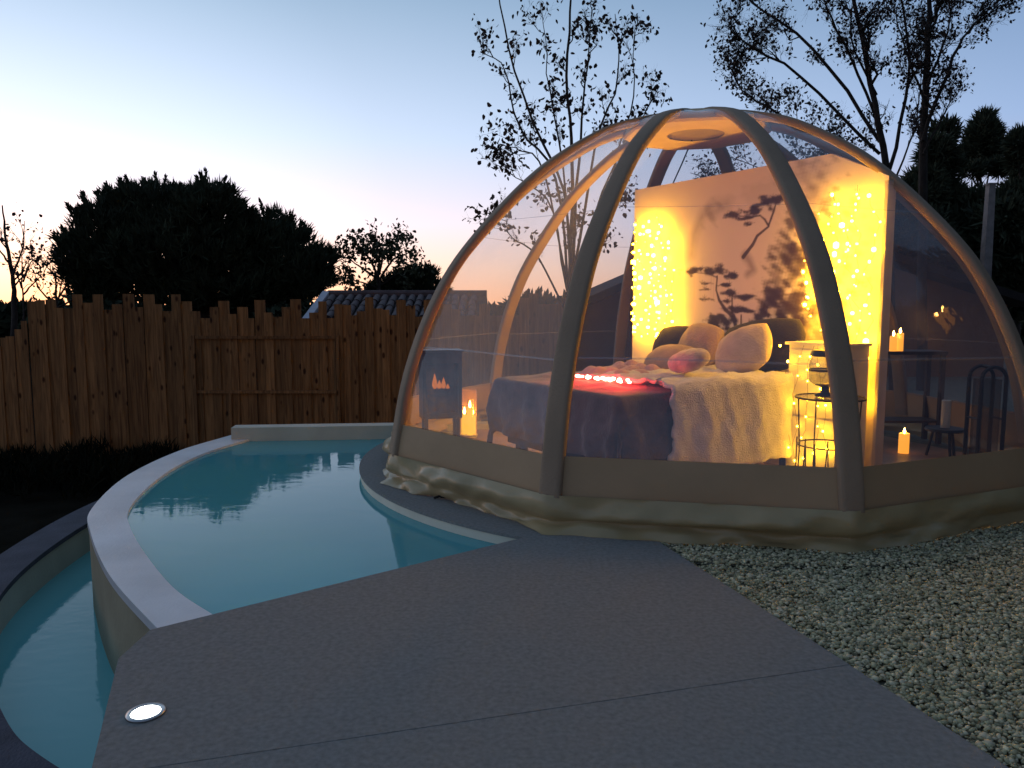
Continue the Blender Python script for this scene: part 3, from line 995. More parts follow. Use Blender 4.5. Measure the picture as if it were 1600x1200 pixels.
# the wood goes on unseen at right, added to darken what the film reflects
for lab, (bx_, by_), hh in (('tall unseen evergreen at the gravel edge nearest the outbuilding', (10.2, 10.5), 6.5), ('tall unseen evergreen at the gravel edge level with the dome', (9.6, 6.6), 7.0),
                            ('tall unseen evergreen at the gravel edge level with the deck', (9.2, 2.6), 6.6), ('tall unseen evergreen at the gravel edge behind the deck', (8.6, -1.6), 6.8)):
    lob = [((bx_ + rng.uniform(-0.3, 0.3), by_ + rng.uniform(-0.4, 0.4), z_), (r_, r_ * 1.25, 1.1)) for z_, r_ in ((1.0, 1.7), (2.4, 1.9), (3.8, 1.7), (5.0, 1.3), (hh - 0.6, 0.8))]
    pine('unseen_evergreen', lab, (bx_, by_, -0.05), lob, [(bx_, by_, -0.05), (bx_, by_, 2), (bx_, by_, hh - 1)], 0.2, 1500, 0.5, 14, 0.05, M['needle2'], up=0.4, splay=0.8, group='unseen evergreens along the gravel edge')

# ================================================================== HOUSES AND POLE
# house with a tiled roof behind the fence
HY = 17.5
h0, h1 = px2w(512, 459, HY), px2w(760, 459, HY)
ridge = h0[2]
th = thing('tiled_house', 'low house with grey barrel tiled roof behind the fence', 'house', (h0[0] + 2, HY - 1.5, GROUND_Z))
eave_z, eave_y = ridge - 0.75, HY - 2.0
put('wall', box(((h0[0] + h1[0]) / 2, HY + 0.3, (GROUND_Z + eave_z) / 2 - 0.03), (h1[0] - h0[0] - 0.5, 4.0, eave_z - GROUND_Z)), M['pale_wall'], th)
def roof_side(sgn):
    return grid(lambda u, v: (h0[0] + (h1[0] - h0[0]) * u, HY + 0.3 + sgn * (2.3 * (1 - v)), eave_z + (ridge - eave_z) * v - 0.03), 1, 1)
put('roof', join(roof_side(-1), roof_side(1)), M['dark_roof'], th)
# barrel tiles: one column of overlapping tiles at a time
def tile_mesh():
    n = 6
    v, f = [], []
    for j, (yy, rr) in enumerate(((0, 0.085), (0.42, 0.07))):
        for k in range(n + 1):
            a = math.pi * k / n
            v.append((rr * math.cos(a), yy, rr * math.sin(a) * 0.9))
    for k in range(n):
        f.append((k, k + 1, n + 1 + k + 1, n + 1 + k))
    f.append(tuple(range(n + 1)))
    me = mesh_of(v, f, True, 'roof_tile')
    me.materials.append(M['tile_roof'])
    return me
tm = tile_mesh()
ang = math.atan2(ridge - eave_z, 2.3)
ncol = int((h1[0] - h0[0]) / 0.2)
row_L = 0.36
rows = int(math.hypot(2.3, ridge - eave_z) / row_L)
cnt = 0
for i in range(ncol):
    for j in range(rows):
        if cnt >= 300:
            break
        if j < rows - 4:
            continue
        d = (j) * row_L
        put_mesh('roof_tile', tm, th, (h0[0] + 0.1 + i * 0.2 + random.uniform(-0.01, 0.01), HY - 2.0 + d * math.cos(ang), eave_z + d * math.sin(ang) - 0.01 + random.uniform(0, 0.012)), (ang, 0, random.uniform(-0.03, 0.03)))
        cnt += 1
put('ridge_cap', tube([(h0[0] - 0.05, HY + 0.3, ridge), (h1[0], HY + 0.3, ridge)], 0.09, 8), M['tile_roof'], th)
put('verge', box((h0[0] - 0.1, HY - 0.85, (ridge + eave_z) / 2 + 0.02), (0.16, math.hypot(2.3, 0.75), 0.1), ((1, 0, 0), (0, math.cos(ang), math.sin(ang)), (0, -math.sin(ang), math.cos(ang)))), M['verge'], th)

# gabled russet house right behind the dome
GY = 16.2
gl, gp, gr = px2w(860, 500, GY), px2w(1205, 352, GY), px2w(1600, 480, GY)
gh = thing('gabled_house', 'russet gabled house with a dark low pitched roof behind the dome', 'house', (gp[0], GY + 2, -0.05))
def gable(inset, y):
    return [(gl[0] + inset, y, -0.06), (gr[0] - inset, y, -0.06), (gr[0] - inset, y, gr[2] + (gp[2] - gr[2]) * inset / (gr[0] - gp[0]) - 0.06), (gp[0], y, gp[2] - 0.06), (gl[0] + inset, y, gl[2] + (gp[2] - gl[2]) * inset / (gp[0] - gl[0]) - 0.06)]
va, vb = gable(0.35, GY), gable(0.35, GY + 6)
put('wall', (va + vb, [(4, 3, 2, 1, 0), (5, 6, 7, 8, 9), (0, 1, 6, 5), (1, 2, 7, 6), (4, 0, 5, 9), (2, 3, 8, 7), (3, 4, 9, 8)]), M['house_wall'], gh)
for a, b in ((gl, gp), (gp, gr)):
    y0, y1, th_ = GY - 0.5, GY + 6.3, 0.16
    v = [(a[0], y0, a[2]), (b[0], y0, b[2]), (b[0], y1, b[2]), (a[0], y1, a[2]), (a[0], y0, a[2] + th_), (b[0], y0, b[2] + th_), (b[0], y1, b[2] + th_), (a[0], y1, a[2] + th_)]
    put('roof', (v, [(0, 3, 2, 1), (4, 5, 6, 7), (0, 1, 5, 4), (1, 2, 6, 5), (2, 3, 7, 6), (3, 0, 4, 7)]), M['dark_roof'], gh)

# small pale outbuilding to the right of the pole
OY = 17.2
o0, o1 = px2w(1536, 384, OY), px2w(1680, 400, OY)
oh = thing('outbuilding', 'small pale walled outbuilding with a dark roof beside the concrete pole', 'building', ((o0[0] + o1[0]) / 2, OY + 6, -0.05))
put('wall', box(((o0[0] + o1[0]) / 2 + 0.2, OY + 7.3, 1.3), (o1[0] - o0[0], 2, 2.72)), M['pale_wall'], oh)
put('roof', box(((o0[0] + o1[0]) / 2 + 0.2, OY + 7.3, 2.72), (o1[0] - o0[0] + 0.4, 2.4, 0.1)), M['dark_roof'], oh)

pb, pt = px2w(1541, 400, 18.6), px2w(1543, 289, 18.6)
pole = thing('utility_pole', 'square grey concrete utility pole in front of dark trees', 'pole', (pb[0], 18.6, -0.05))
pv = []
for z, hw in ((-0.05, 0.12), (pt[2], 0.075)):
    pv += [(pb[0] - hw, 18.6 - hw, z), (pb[0] + hw, 18.6 - hw, z), (pb[0] + hw, 18.6 + hw, z), (pb[0] - hw, 18.6 + hw, z)]
put('shaft', (pv, [(3, 2, 1, 0), (4, 5, 6, 7), (0, 1, 5, 4), (1, 2, 6, 5), (2, 3, 7, 6), (3, 0, 4, 7)]), M['concrete'], pole)
put('cap', box((pb[0], 18.6, pt[2] + 0.02), (0.19, 0.19, 0.04)), M['concrete'], pole)
#--PART3--

# ================================================================== THE DOME
PROF = [(3.06, 0.0), (3.05, 0.2), (3.01, 0.45), (2.9, 0.95), (2.68, 1.5), (2.36, 2.0), (1.72, 2.65), (1.1, 3.05), (0.7, 3.2), (0.35, 3.28), (0.0, 3.30)]
prof_s = spline(PROF, 6)
pz = np.array([p[1] for p in prof_s])
pr = np.array([p[0] for p in prof_s])
arc = np.concatenate([[0], np.cumsum(np.hypot(np.diff(pz), np.diff(pr)))])
def prof_at(s):
    return np.interp(s, arc, pr), np.interp(s, arc, pz)
def arc_of_z(z):
    return float(np.interp(z, pz, arc))
BASE_ANG = math.atan2(-DC[1], -DC[0])
RIBS = [BASE_ANG + R_(a) for a in (-17 + 36 * k for k in range(10))]
def dpt(th, r, z):
    return np.array([DC[0] + r * math.cos(th), DC[1] + r * math.sin(th), z])

dome = thing('bubble_dome', 'clear plastic dome tent with taupe arched ribs and base band by the pool', 'dome tent', (DC[0], DC[1], 0))
CAP_R = 0.62
s_cap = float(arc[np.argmin(np.abs(pr - 0.34) + (pz < 3.0) * 10)])
s_film = float(np.interp(-0.66, -pr, arc))
def rib_mesh(th):
    """inflated sleeve with a flattened oval section"""
    n, k = 12, 44
    v, f = [], []
    tang = np.array([-math.sin(th), math.cos(th), 0])
    for i in range(k + 1):
        s = 0.235 + (s_cap - 0.235) * i / k
        r, z = prof_at(s)
        r2, z2 = prof_at(s + 0.02)
        r1, z1 = prof_at(max(s - 0.02, 0))
        d = np.array([r2 - r1, z2 - z1])
        d /= np.linalg.norm(d) + 1e-9
        nr, nz = d[1], -d[0]
        nrm = np.array([nr * math.cos(th), nr * math.sin(th), nz])
        c = dpt(th, r, z) - nrm * 0.03
        w = 0.080 * (1.0 - 0.15 * i / k)
        h = 0.036
        for q in range(n):
            a = 2 * math.pi * (q + 0.5) / n
            ca, sa = math.cos(a), math.sin(a)
            e = 0.42
            v.append(c + tang * w * math.copysign(abs(ca) ** e, ca) + nrm * h * math.copysign(abs(sa) ** e, sa))
    for i in range(k):
        for q in range(n):
            q2 = (q + 1) % n
            f.append((i * n + q, i * n + q2, (i + 1) * n + q2, (i + 1) * n + q))
    return v, f
for th in RIBS:
    put('rib', rib_mesh(th), M['rib'], dome, smooth=True)

Z_BAND = 0.50
s0 = arc_of_z(Z_BAND)
def chord(a, b, u, s, off=0.0, sag=0.0):
    r, z = prof_at(s)
    p = dpt(a, r + off, z) * (1 - u) + dpt(b, r + off, z) * u
    if sag:
        mid_d = (p - np.array([DC[0], DC[1], p[2]]))
        mid_d /= np.linalg.norm(mid_d) + 1e-9
        p = p - mid_d * sag * 4 * u * (1 - u)
    return p
for i in range(10):
    a, b = RIBS[i], RIBS[i] + R_(36)
    ph = rng.uniform(0, 6.28, 4)
    def film(u, v, a=a, b=b, ph=ph):
        s = s0 - 0.02 + (s_film - s0 + 0.02) * v
        p = chord(a, b, u, s, -0.035, 0.0)
        e = min(1, 6 * u, 6 * (1 - u), 8 * v)
        wv = 0.006 * math.sin(9 * u + 5 * v * 3 + ph[0]) + 0.005 * math.sin(17 * v + ph[1]) * math.sin(5 * u + ph[2])
        n_ = (p - np.array([DC[0], DC[1], 0.6]))
        n_ /= np.linalg.norm(n_)
        return p + n_ * wv * e
    put('window_film', grid(film, 16, 40), M['film'], dome, smooth=True)
    # opaque band below the window
    def bandf(u, v, a=a, b=b, ph=ph):
        s = 0.17 + (s0 - 0.17) * v
        p = chord(a, b, u, s, -0.012)
        return p + np.array([math.cos((a + b) / 2), math.sin((a + b) / 2), 0]) * 0.006 * math.sin(8 * u + ph[0]) * math.sin(3.1 * v)
    put('base_band', grid(bandf, 14, 5), M['band'], dome, smooth=True)
    # weld seams that run across the film
    for zs, dz in ((1.13, 0.007), (2.2, 0.004)):
        ss = arc_of_z(zs)
        def weld(u, v, a=a, b=b, ss=ss, dz=dz):
            return chord(a, b, u, ss + dz * (v - 0.5) * 2 + 0.012 * math.sin(u * 3.1 + ss), -0.026)
        put('weld_seam', grid(weld, 10, 1), M['weld'], dome, smooth=True)

# crumpled skirt round the foot of the band
def skirt():
    n, rows = 400, 12
    v, f = [], []
    prs = [(0.008, 0.25), (0.014, 0.235), (0.028, 0.20), (0.042, 0.165), (0.046, 0.13), (0.022, 0.10), (-0.015, 0.082), (-0.02, 0.066), (0.0, 0.05), (0.02, 0.032), (0.03, 0.016), (0.045, 0.006)]
    p1 = rng.uniform(0, 6.28, 10)
    for j in range(rows):
        for k in range(n):
            th = RIBS[0] + 2 * math.pi * k / n
            u = (k / n * 10) % 1.0
            rr = 3.055 * math.cos(R_(18)) / math.cos(R_(36) * (u - 0.5))
            t = th - BASE_ANG
            env = 0.55 + 0.45 * math.sin(3 * t + p1[0]) * math.sin(2 * t + p1[1])
            fold = (0.4 + 0.9 * env) * (0.03 * math.sin(9 * t + p1[6] + j * 0.35) + 0.016 * math.sin(23 * t + p1[2] + j * 0.5) + 0.013 * math.sin(41 * t + p1[3] - j * 0.7) + 0.008 * math.sin(77 * t + j + p1[4]))
            left = math.exp(-((t + 1.05) / 0.35) ** 2)        # most crumpled where it meets the pool
            fold += left * 0.02 * math.sin(60 * t + j * 1.1)
            cz = math.sin(15 * t + 1.1 * math.sin(4 * t) + j * 0.42 + p1[7])
            fold += 0.026 * (0.3 + env) * (1 - abs(cz)) ** 3 * (1 if math.sin(6 * t + p1[8]) > -0.3 else 0.2)
            g = min(1, j / 3)
            dr, z = prs[j]
            low = 1 if j < 4 else (1.0 + 0.6 * math.sin(5 * t + p1[5]))
            v.append(dpt(th, rr + dr * low + fold * g, max(0.004 + 0.002 * (rows - j), z + (fold * 0.5 * g if j < 10 else 0) + (0.03 * left if 2 < j < 8 else 0))))
    for j in range(rows - 1):
        for k in range(n):
            k2 = (k + 1) % n
            f.append((j * n + k, j * n + k2, (j + 1) * n + k2, (j + 1) * n + k))
    return v, f
put('skirt', skirt(), M['skirt'], dome, smooth=True)

# opaque cap at the crown with its round vent
def cap_mesh():
    """closed ten-sided lid: flat underside with a round opening, short rim, low cone on top"""
    v, f = [], []
    n = 40
    rings = [(0.27, 3.115), (0.68, 3.105), (0.70, 3.125), (0.68, 3.185), (0.40, 3.275), (0.14, 3.318)]
    for q, (r, z) in enumerate(rings):
        for k in range(n):
            th = RIBS[0] + 2 * math.pi * k / n
            u = (k / n * 10) % 1.0
            rr = r * (math.cos(R_(18)) / math.cos(R_(36) * (u - 0.5)) if 0 < q < 5 else 1)
            v.append(dpt(th, rr, z))
    for j in range(len(rings) - 1):
        for k in range(n):
            k2 = (k + 1) % n
            f.append((j * n + k, j * n + k2, (j + 1) * n + k2, (j + 1) * n + k))
    return v, f
cap = put('crown_cap', cap_mesh(), M['cap'], dome)
put('vent_cover', lathe([(0.268, 3.125), (0.26, 3.15), (0.001, 3.155)], 40, (DC[0], DC[1], 0)), M['rib'], cap, smooth=True)
put('crown_knob', lathe([(0.15, 3.31), (0.13, 3.335), (0.06, 3.35), (0.001, 3.352)], 24, (DC[0], DC[1], 0)), M['rib'], cap, smooth=True)
pa, pb2 = px2w(1084, 212, 8.0), px2w(1050, 290, 9.0)
put('rope', tube([pa, (pa * 0.5 + pb2 * 0.5) + np.array([0, 0, -0.01]), pb2, pb2 + (pb2 - pa) * 0.4], 0.008, 6), M['rope'], dome)
put('groundsheet', lathe([(2.78, 0.004), (2.78, 0.012)], 10, (DC[0], DC[1], 0), True), M['floor'], dome)

# ================================================================== INSIDE THE DOME
PL = np.array([1.356, 8.649])
PT = np.array([0.5379, -0.8430])
PN = np.array([-0.8430, -0.5379])      # away from the panel, over the bed
FZ = 0.013
def rp(s, n, z):
    q = PL + PT * s + PN * n
    return np.array([q[0], q[1], z])
AX = np.array([[PT[0], PT[1], 0], [PN[0], PN[1], 0], [0, 0, 1]])
def rbox(s0, s1, n0, n1, z0, z1):
    return box(rp((s0 + s1) / 2, (n0 + n1) / 2, (z0 + z1) / 2), (s1 - s0, n1 - n0, z1 - z0), AX)

# --- printed screen behind the bed
SW = 2.965
def top_h(s):
    return 2.75 if s < 2.45 else 2.75 - (s - 2.45) / 0.515 * 0.25
screen = thing('printed_screen', 'tall pale screen printed with ink pines and cliffs behind the bed', 'screen', tuple(rp(SW / 2, -0.03, FZ)))
def paint():
    """ink wash of pines and cliffs as a colour per grid point, s to the right, z up"""
    nu, nv = 330, 300
    S, T = np.meshgrid(np.linspace(0, SW, nu + 1), np.linspace(0, 1, nv + 1))
    H = np.where(S < 2.45, 2.75, 2.75 - (S - 2.45) / 0.515 * 0.25)
    Z = T * (H - 0.03) + 0.03
    def noise(sc, seed, ax=1.0, ang=0.0):
        r = np.random.default_rng(seed)
        out = np.zeros_like(S)
        c, s_ = math.cos(ang), math.sin(ang)
        A, B = (S * c + Z * s_) * ax, -S * s_ + Z * c
        amp = 1.0
        for o in range(5):
            for _ in range(4):
                k = r.normal(0, 1, 2) * sc * 2 ** o
                out += amp * np.sin(A * k[0] + B * k[1] + r.uniform(0, 6.28)) / 4
            amp *= 0.6
        return out
    n1, n2, n3, n4 = noise(3, 1), noise(9, 2), noise(5, 3, 4.0, 0.9), noise(26, 8)
    ink = np.zeros_like(S)
    def add(m):
        nonlocal ink
        ink = 1 - (1 - ink) * (1 - np.clip(m, 0, 1))
    def dist_poly(P):
        d = np.full(S.shape, 1e9)
        tt = np.zeros(S.shape)
        L = len(P) - 1
        for i in range(L):
            a, b = np.array(P[i]), np.array(P[i + 1])
            ab = b - a
            t = np.clip(((S - a[0]) * ab[0] + (Z - a[1]) * ab[1]) / (ab @ ab), 0, 1)
            q = np.hypot(S - a[0] - t * ab[0], Z - a[1] - t * ab[1])
            k = q < d
            d = np.where(k, q, d)
            tt = np.where(k, (i + t) / L, tt)
        return d, tt
    def stroke(P, w0, w1, dark, soft=0.008):
        d, t = dist_poly(P)
        w = (w0 + (w1 - w0) * t) * (1 + 0.35 * n2)
        add(dark * np.clip((w - d) / soft + 0.5, 0, 1))
    def blob(x, z, rx, rz, dark, soft=0.35, rag=0.3):
        d = np.hypot((S - x) / rx, (Z - z) / rz) - rag * n2 - 0.25 * n3 - rag * 0.9 * n4
        add(dark * np.clip((1 - d) / soft, 0, 1))
    # far hill and right-hand cliffs, in wash
    stroke([(0.876, 2.0), (0.9, 2.2), (1.02, 2.394), (1.127, 2.464), (1.32, 2.456)], 0.03, 0.05, 0.35, 0.12)
    blob(1.13, 2.38, 0.14, 0.12, 0.45, 0.9)
    for x, z, rx, rz, dk in ((2.06, 2.18, 0.14, 0.16, 0.55), (2.0, 1.98, 0.2, 0.16, 0.55), (2.16, 1.8, 0.16, 0.3, 0.5), (1.95, 1.7, 0.12, 0.26, 0.42), (2.1, 1.5, 0.2, 0.2, 0.6), (1.88, 1.58, 0.12, 0.14, 0.65), (2.3, 2.45, 0.3, 0.25, 0.22), (2.45, 2.0, 0.3, 0.5, 0.3), (2.4, 1.3, 0.4, 0.35, 0.4), (1.78, 2.5, 0.25, 0.12, 0.1)):
        blob(x, z, rx * 1.1, rz * 1.1, min(0.9, dk * 1.35), 0.7, 0.45)
    stroke([(2.262, 1.9), (2.085, 1.7), (1.82, 1.5), (1.7, 1.3)], 0.035, 0.05, 0.55, 0.05)
    stroke([(2.05, 2.3), (2.2, 2.29), (2.3, 2.1)], 0.012, 0.03, 0.5, 0.03)
    stroke([(1.56, 1.96), (1.62, 1.9), (1.66, 1.82), (1.6, 1.78)], 0.05, 0.03, 0.5, 0.06)
    # foot rocks
    for x, z, rx, rz in ((1.79, 1.3, 0.16, 0.14), (1.95, 1.24, 0.2, 0.12), (1.6, 1.18, 0.25, 0.1), (1.3, 1.15, 0.25, 0.09), (2.1, 1.17, 0.16, 0.1)):
        blob(x, z, rx, rz, 0.95, 0.3, 0.4)
    # pines
    stroke([(1.504, 1.2), (1.448, 1.381), (1.342, 1.447), (1.259, 1.541), (1.219, 1.636), (1.227, 1.771)], 0.024, 0.010, 0.95)
    stroke([(1.429, 1.421), (1.424, 1.554)], 0.012, 0.008, 0.9)
    stroke([(1.545, 1.25), (1.541, 1.395)], 0.014, 0.008, 0.9)
    stroke([(1.544, 1.944), (1.654, 2.053), (1.699, 2.126), (1.83, 2.204), (1.78, 2.27), (1.723, 2.313)], 0.024, 0.008, 0.92)
    stroke([(1.829, 2.216), (1.878, 2.335), (1.904, 2.418)], 0.016, 0.007, 0.9)
    stroke([(1.72, 2.31), (1.6, 2.31), (1.48, 2.33)], 0.009, 0.006, 0.85)
    stroke([(1.227, 1.76), (1.1, 1.8), (0.9, 1.82)], 0.008, 0.005, 0.8)
    pads = [(0.868, 1.831, 0.152, 0.031), (1.113, 1.829, 0.126, 0.039), (1.257, 1.831, 0.105, 0.04), (1.399, 1.766, 0.085, 0.024), (1.099, 1.7, 0.082, 0.014), (1.315, 1.682, 0.087, 0.013), (1.082, 1.645, 0.083, 0.014), (1.104, 1.549, 0.092, 0.016),
            (1.371, 1.607, 0.086, 0.024), (1.576, 1.566, 0.098, 0.018), (1.339, 1.527, 0.069, 0.016), (1.463, 1.447, 0.117, 0.022), (1.631, 1.429, 0.073, 0.015), (1.293, 1.338, 0.139, 0.034), (1.224, 1.268, 0.107, 0.031),
            (1.873, 2.434, 0.106, 0.031), (1.735, 2.406, 0.079, 0.015), (1.411, 2.349, 0.093, 0.024), (1.658, 2.351, 0.111, 0.025), (1.579, 2.301, 0.098, 0.012), (1.614, 2.241, 0.065, 0.018)]
    for x, z, rx, rz in pads:
        blob(x, z, rx * 1.25, rz * 1.7, 0.94, 0.55, 0.5)
        for q in range(4):
            blob(x + rx * (0.5 * q - 0.75), z + rz * 0.5 * math.sin(q * 2.1 + x * 9), rx * 0.5, rz * 0.75, 0.6, 0.5, 0.5)
    for x in (0.92, 1.0, 1.15, 1.18):
        stroke([(x, 1.78), (x + 0.005, 1.55)], 0.003, 0.002, 0.3)
    # streaked rock faces
    rock = np.clip((S - 1.72) / 0.3, 0, 1) * np.clip((2.45 - S) / 0.15, 0, 1) * np.clip((2.42 - Z) / 0.25, 0, 1) * np.clip((Z - 1.1) / 0.2, 0, 1)
    rock *= np.clip((S - (1.75 + 0.35 * np.clip(Z - 1.9, 0, 1))) / 0.1, 0, 1)
    add(0.55 * rock * np.clip(0.35 + 0.8 * n3 + 0.5 * n2, 0, 1))
    add(0.35 * rock * np.clip(n4 * 1.3, 0, 1))
    for k in range(26):          # sprays of small needles round the pine pads
        x, z, rx, rz = pads[k % len(pads)]
        a0 = (k * 2.4) % 6.28
        cx, cz = x + rx * 0.9 * math.cos(a0), z + rz * 0.8 * abs(math.sin(a0))
        for q in range(3):
            stroke([(cx, cz), (cx + 0.04 * math.cos(0.6 + q * 0.9), cz + 0.035 * math.sin(0.6 + q * 0.9))], 0.005, 0.002, 0.7)
    base = np.array([0.82, 0.68, 0.63])
    dark = np.array([0.05, 0.022, 0.022])
    colr = base + (dark - base) * np.clip(ink, 0, 1)[..., None]
    colr *= (1 + 0.03 * n1)[..., None]
    P = PL[None, None, :] + S[..., None] * PT
    V = np.concatenate([P, Z[..., None]], -1).reshape(-1, 3)
    idx = np.arange((nu + 1) * (nv + 1)).reshape(nv + 1, nu + 1)
    F = np.stack([idx[:-1, :-1], idx[:-1, 1:], idx[1:, 1:], idx[1:, :-1]], -1).reshape(-1, 4)
    o = put('printed_sheet', (V, F), M['print'], screen)
    ca = o.data.color_attributes.new('print', 'FLOAT_COLOR', 'POINT')
    ca.data.foreach_set('color', np.concatenate([np.clip(colr, 0, 1), np.ones(S.shape)[..., None]], -1).astype(np.float32).ravel())
paint()
poly = [(0, FZ), (SW, FZ), (SW, 2.5), (2.45, 2.75), (0, 2.75)]
bv = [rp(s, -0.003, z) for s, z in poly] + [rp(s, -0.06, z) for s, z in poly]
put('backing_board', (bv, [(0, 1, 2, 3, 4), (9, 8, 7, 6, 5)] + [(i, (i + 1) % 5 + 0, (i + 1) % 5 + 5, i + 5) for i in range(5)]), M['panel_side'], screen)
put('side_return', rbox(SW + 0.002, SW + 0.03, -0.06, 0.05, FZ, 2.46), M['panel_side'], screen)

# --- fairy-light curtains
def ball(r, n=1):
    t = (1 + math.sqrt(5)) / 2
    v = [(-1, t, 0), (1, t, 0), (-1, -t, 0), (1, -t, 0), (0, -1, t), (0, 1, t), (0, -1, -t), (0, 1, -t), (t, 0, -1), (t, 0, 1), (-t, 0, -1), (-t, 0, 1)]
    f = [(0, 11, 5), (0, 5, 1), (0, 1, 7), (0, 7, 10), (0, 10, 11), (1, 5, 9), (5, 11, 4), (11, 10, 2), (10, 7, 6), (7, 1, 8), (3, 9, 4), (3, 4, 2), (3, 2, 6), (3, 6, 8), (3, 8, 9), (4, 9, 5), (2, 4, 11), (6, 2, 10), (8, 6, 7), (9, 8, 1)]
    k = r / math.hypot(1, t)
    return [tuple(c * k for c in p) for p in v], f
bulb_me = mesh_of(*ball(0.013), True, 'bulb')
bulb_me.materials.append(M['bulb'])
def curtain(label, strands, nrm=0.085):
    c = thing('fairy_light_curtain', label, 'fairy lights', tuple(rp(strands[0][0], nrm, strands[0][2])))
    for s, z0, z1, nb in strands:
        pts, zz = [], z1
        k = max(6, int((z1 - z0) / 0.12))
        for i in range(k + 1):
            pts.append(rp(min(2.95, max(0.01, s + rng.normal(0, 0.04))), nrm + rng.uniform(-0.05, 0.03), z1 + (z0 - z1) * i / k))
        put('wire', tube(pts, 0.0016, 3, False), M['wire'], c)
        for i in range(nb):
            t = (i + rng.uniform(0.2, 0.8)) / nb * k
            j = min(int(t), k - 1)
            p = pts[j] + (pts[j + 1] - pts[j]) * (t - j)
            p = p + np.array([PN[0] * 0.01, PN[1] * 0.01, 0])
            o = put_mesh('bulb', bulb_me, c, tuple(p), None, None)
            k_ = float(np.clip(rng.lognormal(-0.1, 0.45), 0.4, 2.3))
            o.scale = (k_ * rng.uniform(0.8, 1.2), k_ * rng.uniform(0.8, 1.2), k_ * rng.uniform(0.8, 1.4))
    return c
curtain('warm yellow fairy light curtain on the screen side away from the cabinet', [(0.09 + 0.085 * i + rng.uniform(-0.02, 0.02), 1.12 + 0.03 * rng.random(), (2.42, 2.30, 2.36, 2.4, 2.44, 2.36, 2.2, 1.9)[i], (13, 14, 14, 16, 17, 15, 11, 7)[i]) for i in range(8)])
curtain('warm yellow fairy light curtain on the screen side above the white cabinet', [(2.27 + 0.088 * i + rng.uniform(-0.02, 0.02), (1.25, 1.25, 1.25, 1.25, 1.22, 0.9, 0.7, 0.6)[i], (2.0, 2.2, 2.3, 2.42, 2.36, 2.45, 2.42, 2.4)[i], (8, 11, 14, 15, 14, 16, 17, 17)[i]) for i in range(8)])

CABN = 0.50
cl = thing('fairy_light_curtain', 'tangle of warm yellow fairy lights hung over the front of the white cabinet', 'fairy lights', tuple(rp(2.68, CABN, 0.6)))
for i in range(5):
    pts = [rp(2.48 + 0.095 * i + rng.normal(0, 0.03), CABN + rng.uniform(-0.012, 0.02), 1.17 - 0.95 * k / 7) for k in range(8)]
    put('wire', tube(pts, 0.0016, 3, False), M['wire'], cl)
    for k in range(7):
        if rng.random() < 0.85:
            t = rng.random()
            o = put_mesh('bulb', bulb_me, cl, tuple(pts[k] + (pts[k + 1] - pts[k]) * t))
            k_ = rng.uniform(0.5, 0.95)
            o.scale = (k_, k_, k_)

# --- bed
BS0, BS1, BN0, BN1 = 0.72, 2.35, 0.06, 2.2
bed = thing('double_bed', 'double bed under a mauve grey blanket inside the dome', 'bed', tuple(rp((BS0 + BS1) / 2, 1.1, FZ)))
put('bed_base', rbox(BS0 + 0.04, BS1 - 0.04, BN0, BN1 - 0.06, 0.26, 0.44), M['bed_wood'], bed)
put('mattress', rbox(BS0 + 0.02, BS1 - 0.02, BN0, BN1 - 0.03, 0.442, 0.8), M['mattress'], bed)
for s, n in ((BS0 + 0.12, BN0 + 0.1), (BS1 - 0.12, BN0 + 0.1), (BS0 + 0.12, BN1 - 0.16), (BS1 - 0.12, BN1 - 0.16), ((BS0 + BS1) / 2, BN1 - 0.16)):
    put('leg', rbox(s - 0.04, s + 0.04, n - 0.04, n + 0.04, FZ, 0.262), M['bed_wood'], bed)
def hnoise(a, b, seed=0):
    return (math.sin(3.1 * a + 1.7 * b + seed) + 0.6 * math.sin(7.3 * a - 5.1 * b + seed * 2) + 0.35 * math.sin(15 * a + 11 * b + seed * 3)) / 2
def drape(s0, s1, n0, n1, top, hang, over, seed, nu=60, nv=60, sides=(1, 1, 0, 1), amp=0.02, crown=0.05):
    """cloth over the bed: u,v unrolled; overhanging margins fold down. sides = (s-, s+, n-, n+)"""
    S0, S1 = s0 - (hang if sides[0] else 0), s1 + (hang if sides[1] else 0)
    N0, N1 = n0 - (hang if sides[2] else 0), n1 + (hang if sides[3] else 0)
    def fn(u, v):
        a, b = S0 + (S1 - S0) * u, N0 + (N1 - N0) * v
        da = max(0, s0 - a, a - s1)
        db = max(0, n0 - b, b - n1)
        ca, cb = min(max(a, s0), s1), min(max(b, n0), n1)
        drop = math.hypot(da, db) if da > 0 and db > 0 else max(da, db)
        e = min(1.0, drop / 0.09)
        outw = over * math.sin(e * math.pi / 2) + (0.028 * hnoise(a * 3 + b, b * 3 - a, seed) + 0.035) * min(1, drop / 0.3)
        fold = 0.022 * math.sin((a if db > da else b) * 21 + 2 * hnoise(a, b, seed)) * min(1, drop / 0.35)
        sg, ng = (0 if da == 0 else (-1 if a < s0 else 1)), (0 if db == 0 else (-1 if b < n0 else 1))
        ln = math.hypot(sg * da, ng * db) or 1
        ca += sg * (da / ln if da and db else 1) * (outw + fold)
        cb += ng * (db / ln if da and db else 1) * (outw + fold)
        ed = min(1, min(a - s0, s1 - a, n1 - b) / 0.25) if drop == 0 else 0
        z = top + (crown * max(0, ed) + amp * hnoise(a * 2, b * 2, seed + 1) * max(0.2, ed)) * (drop == 0) - max(0, drop - 0.05) - 0.03 * e
        return rp(ca, cb, max(z, FZ + 0.01))
    return grid(fn, nu, nv)
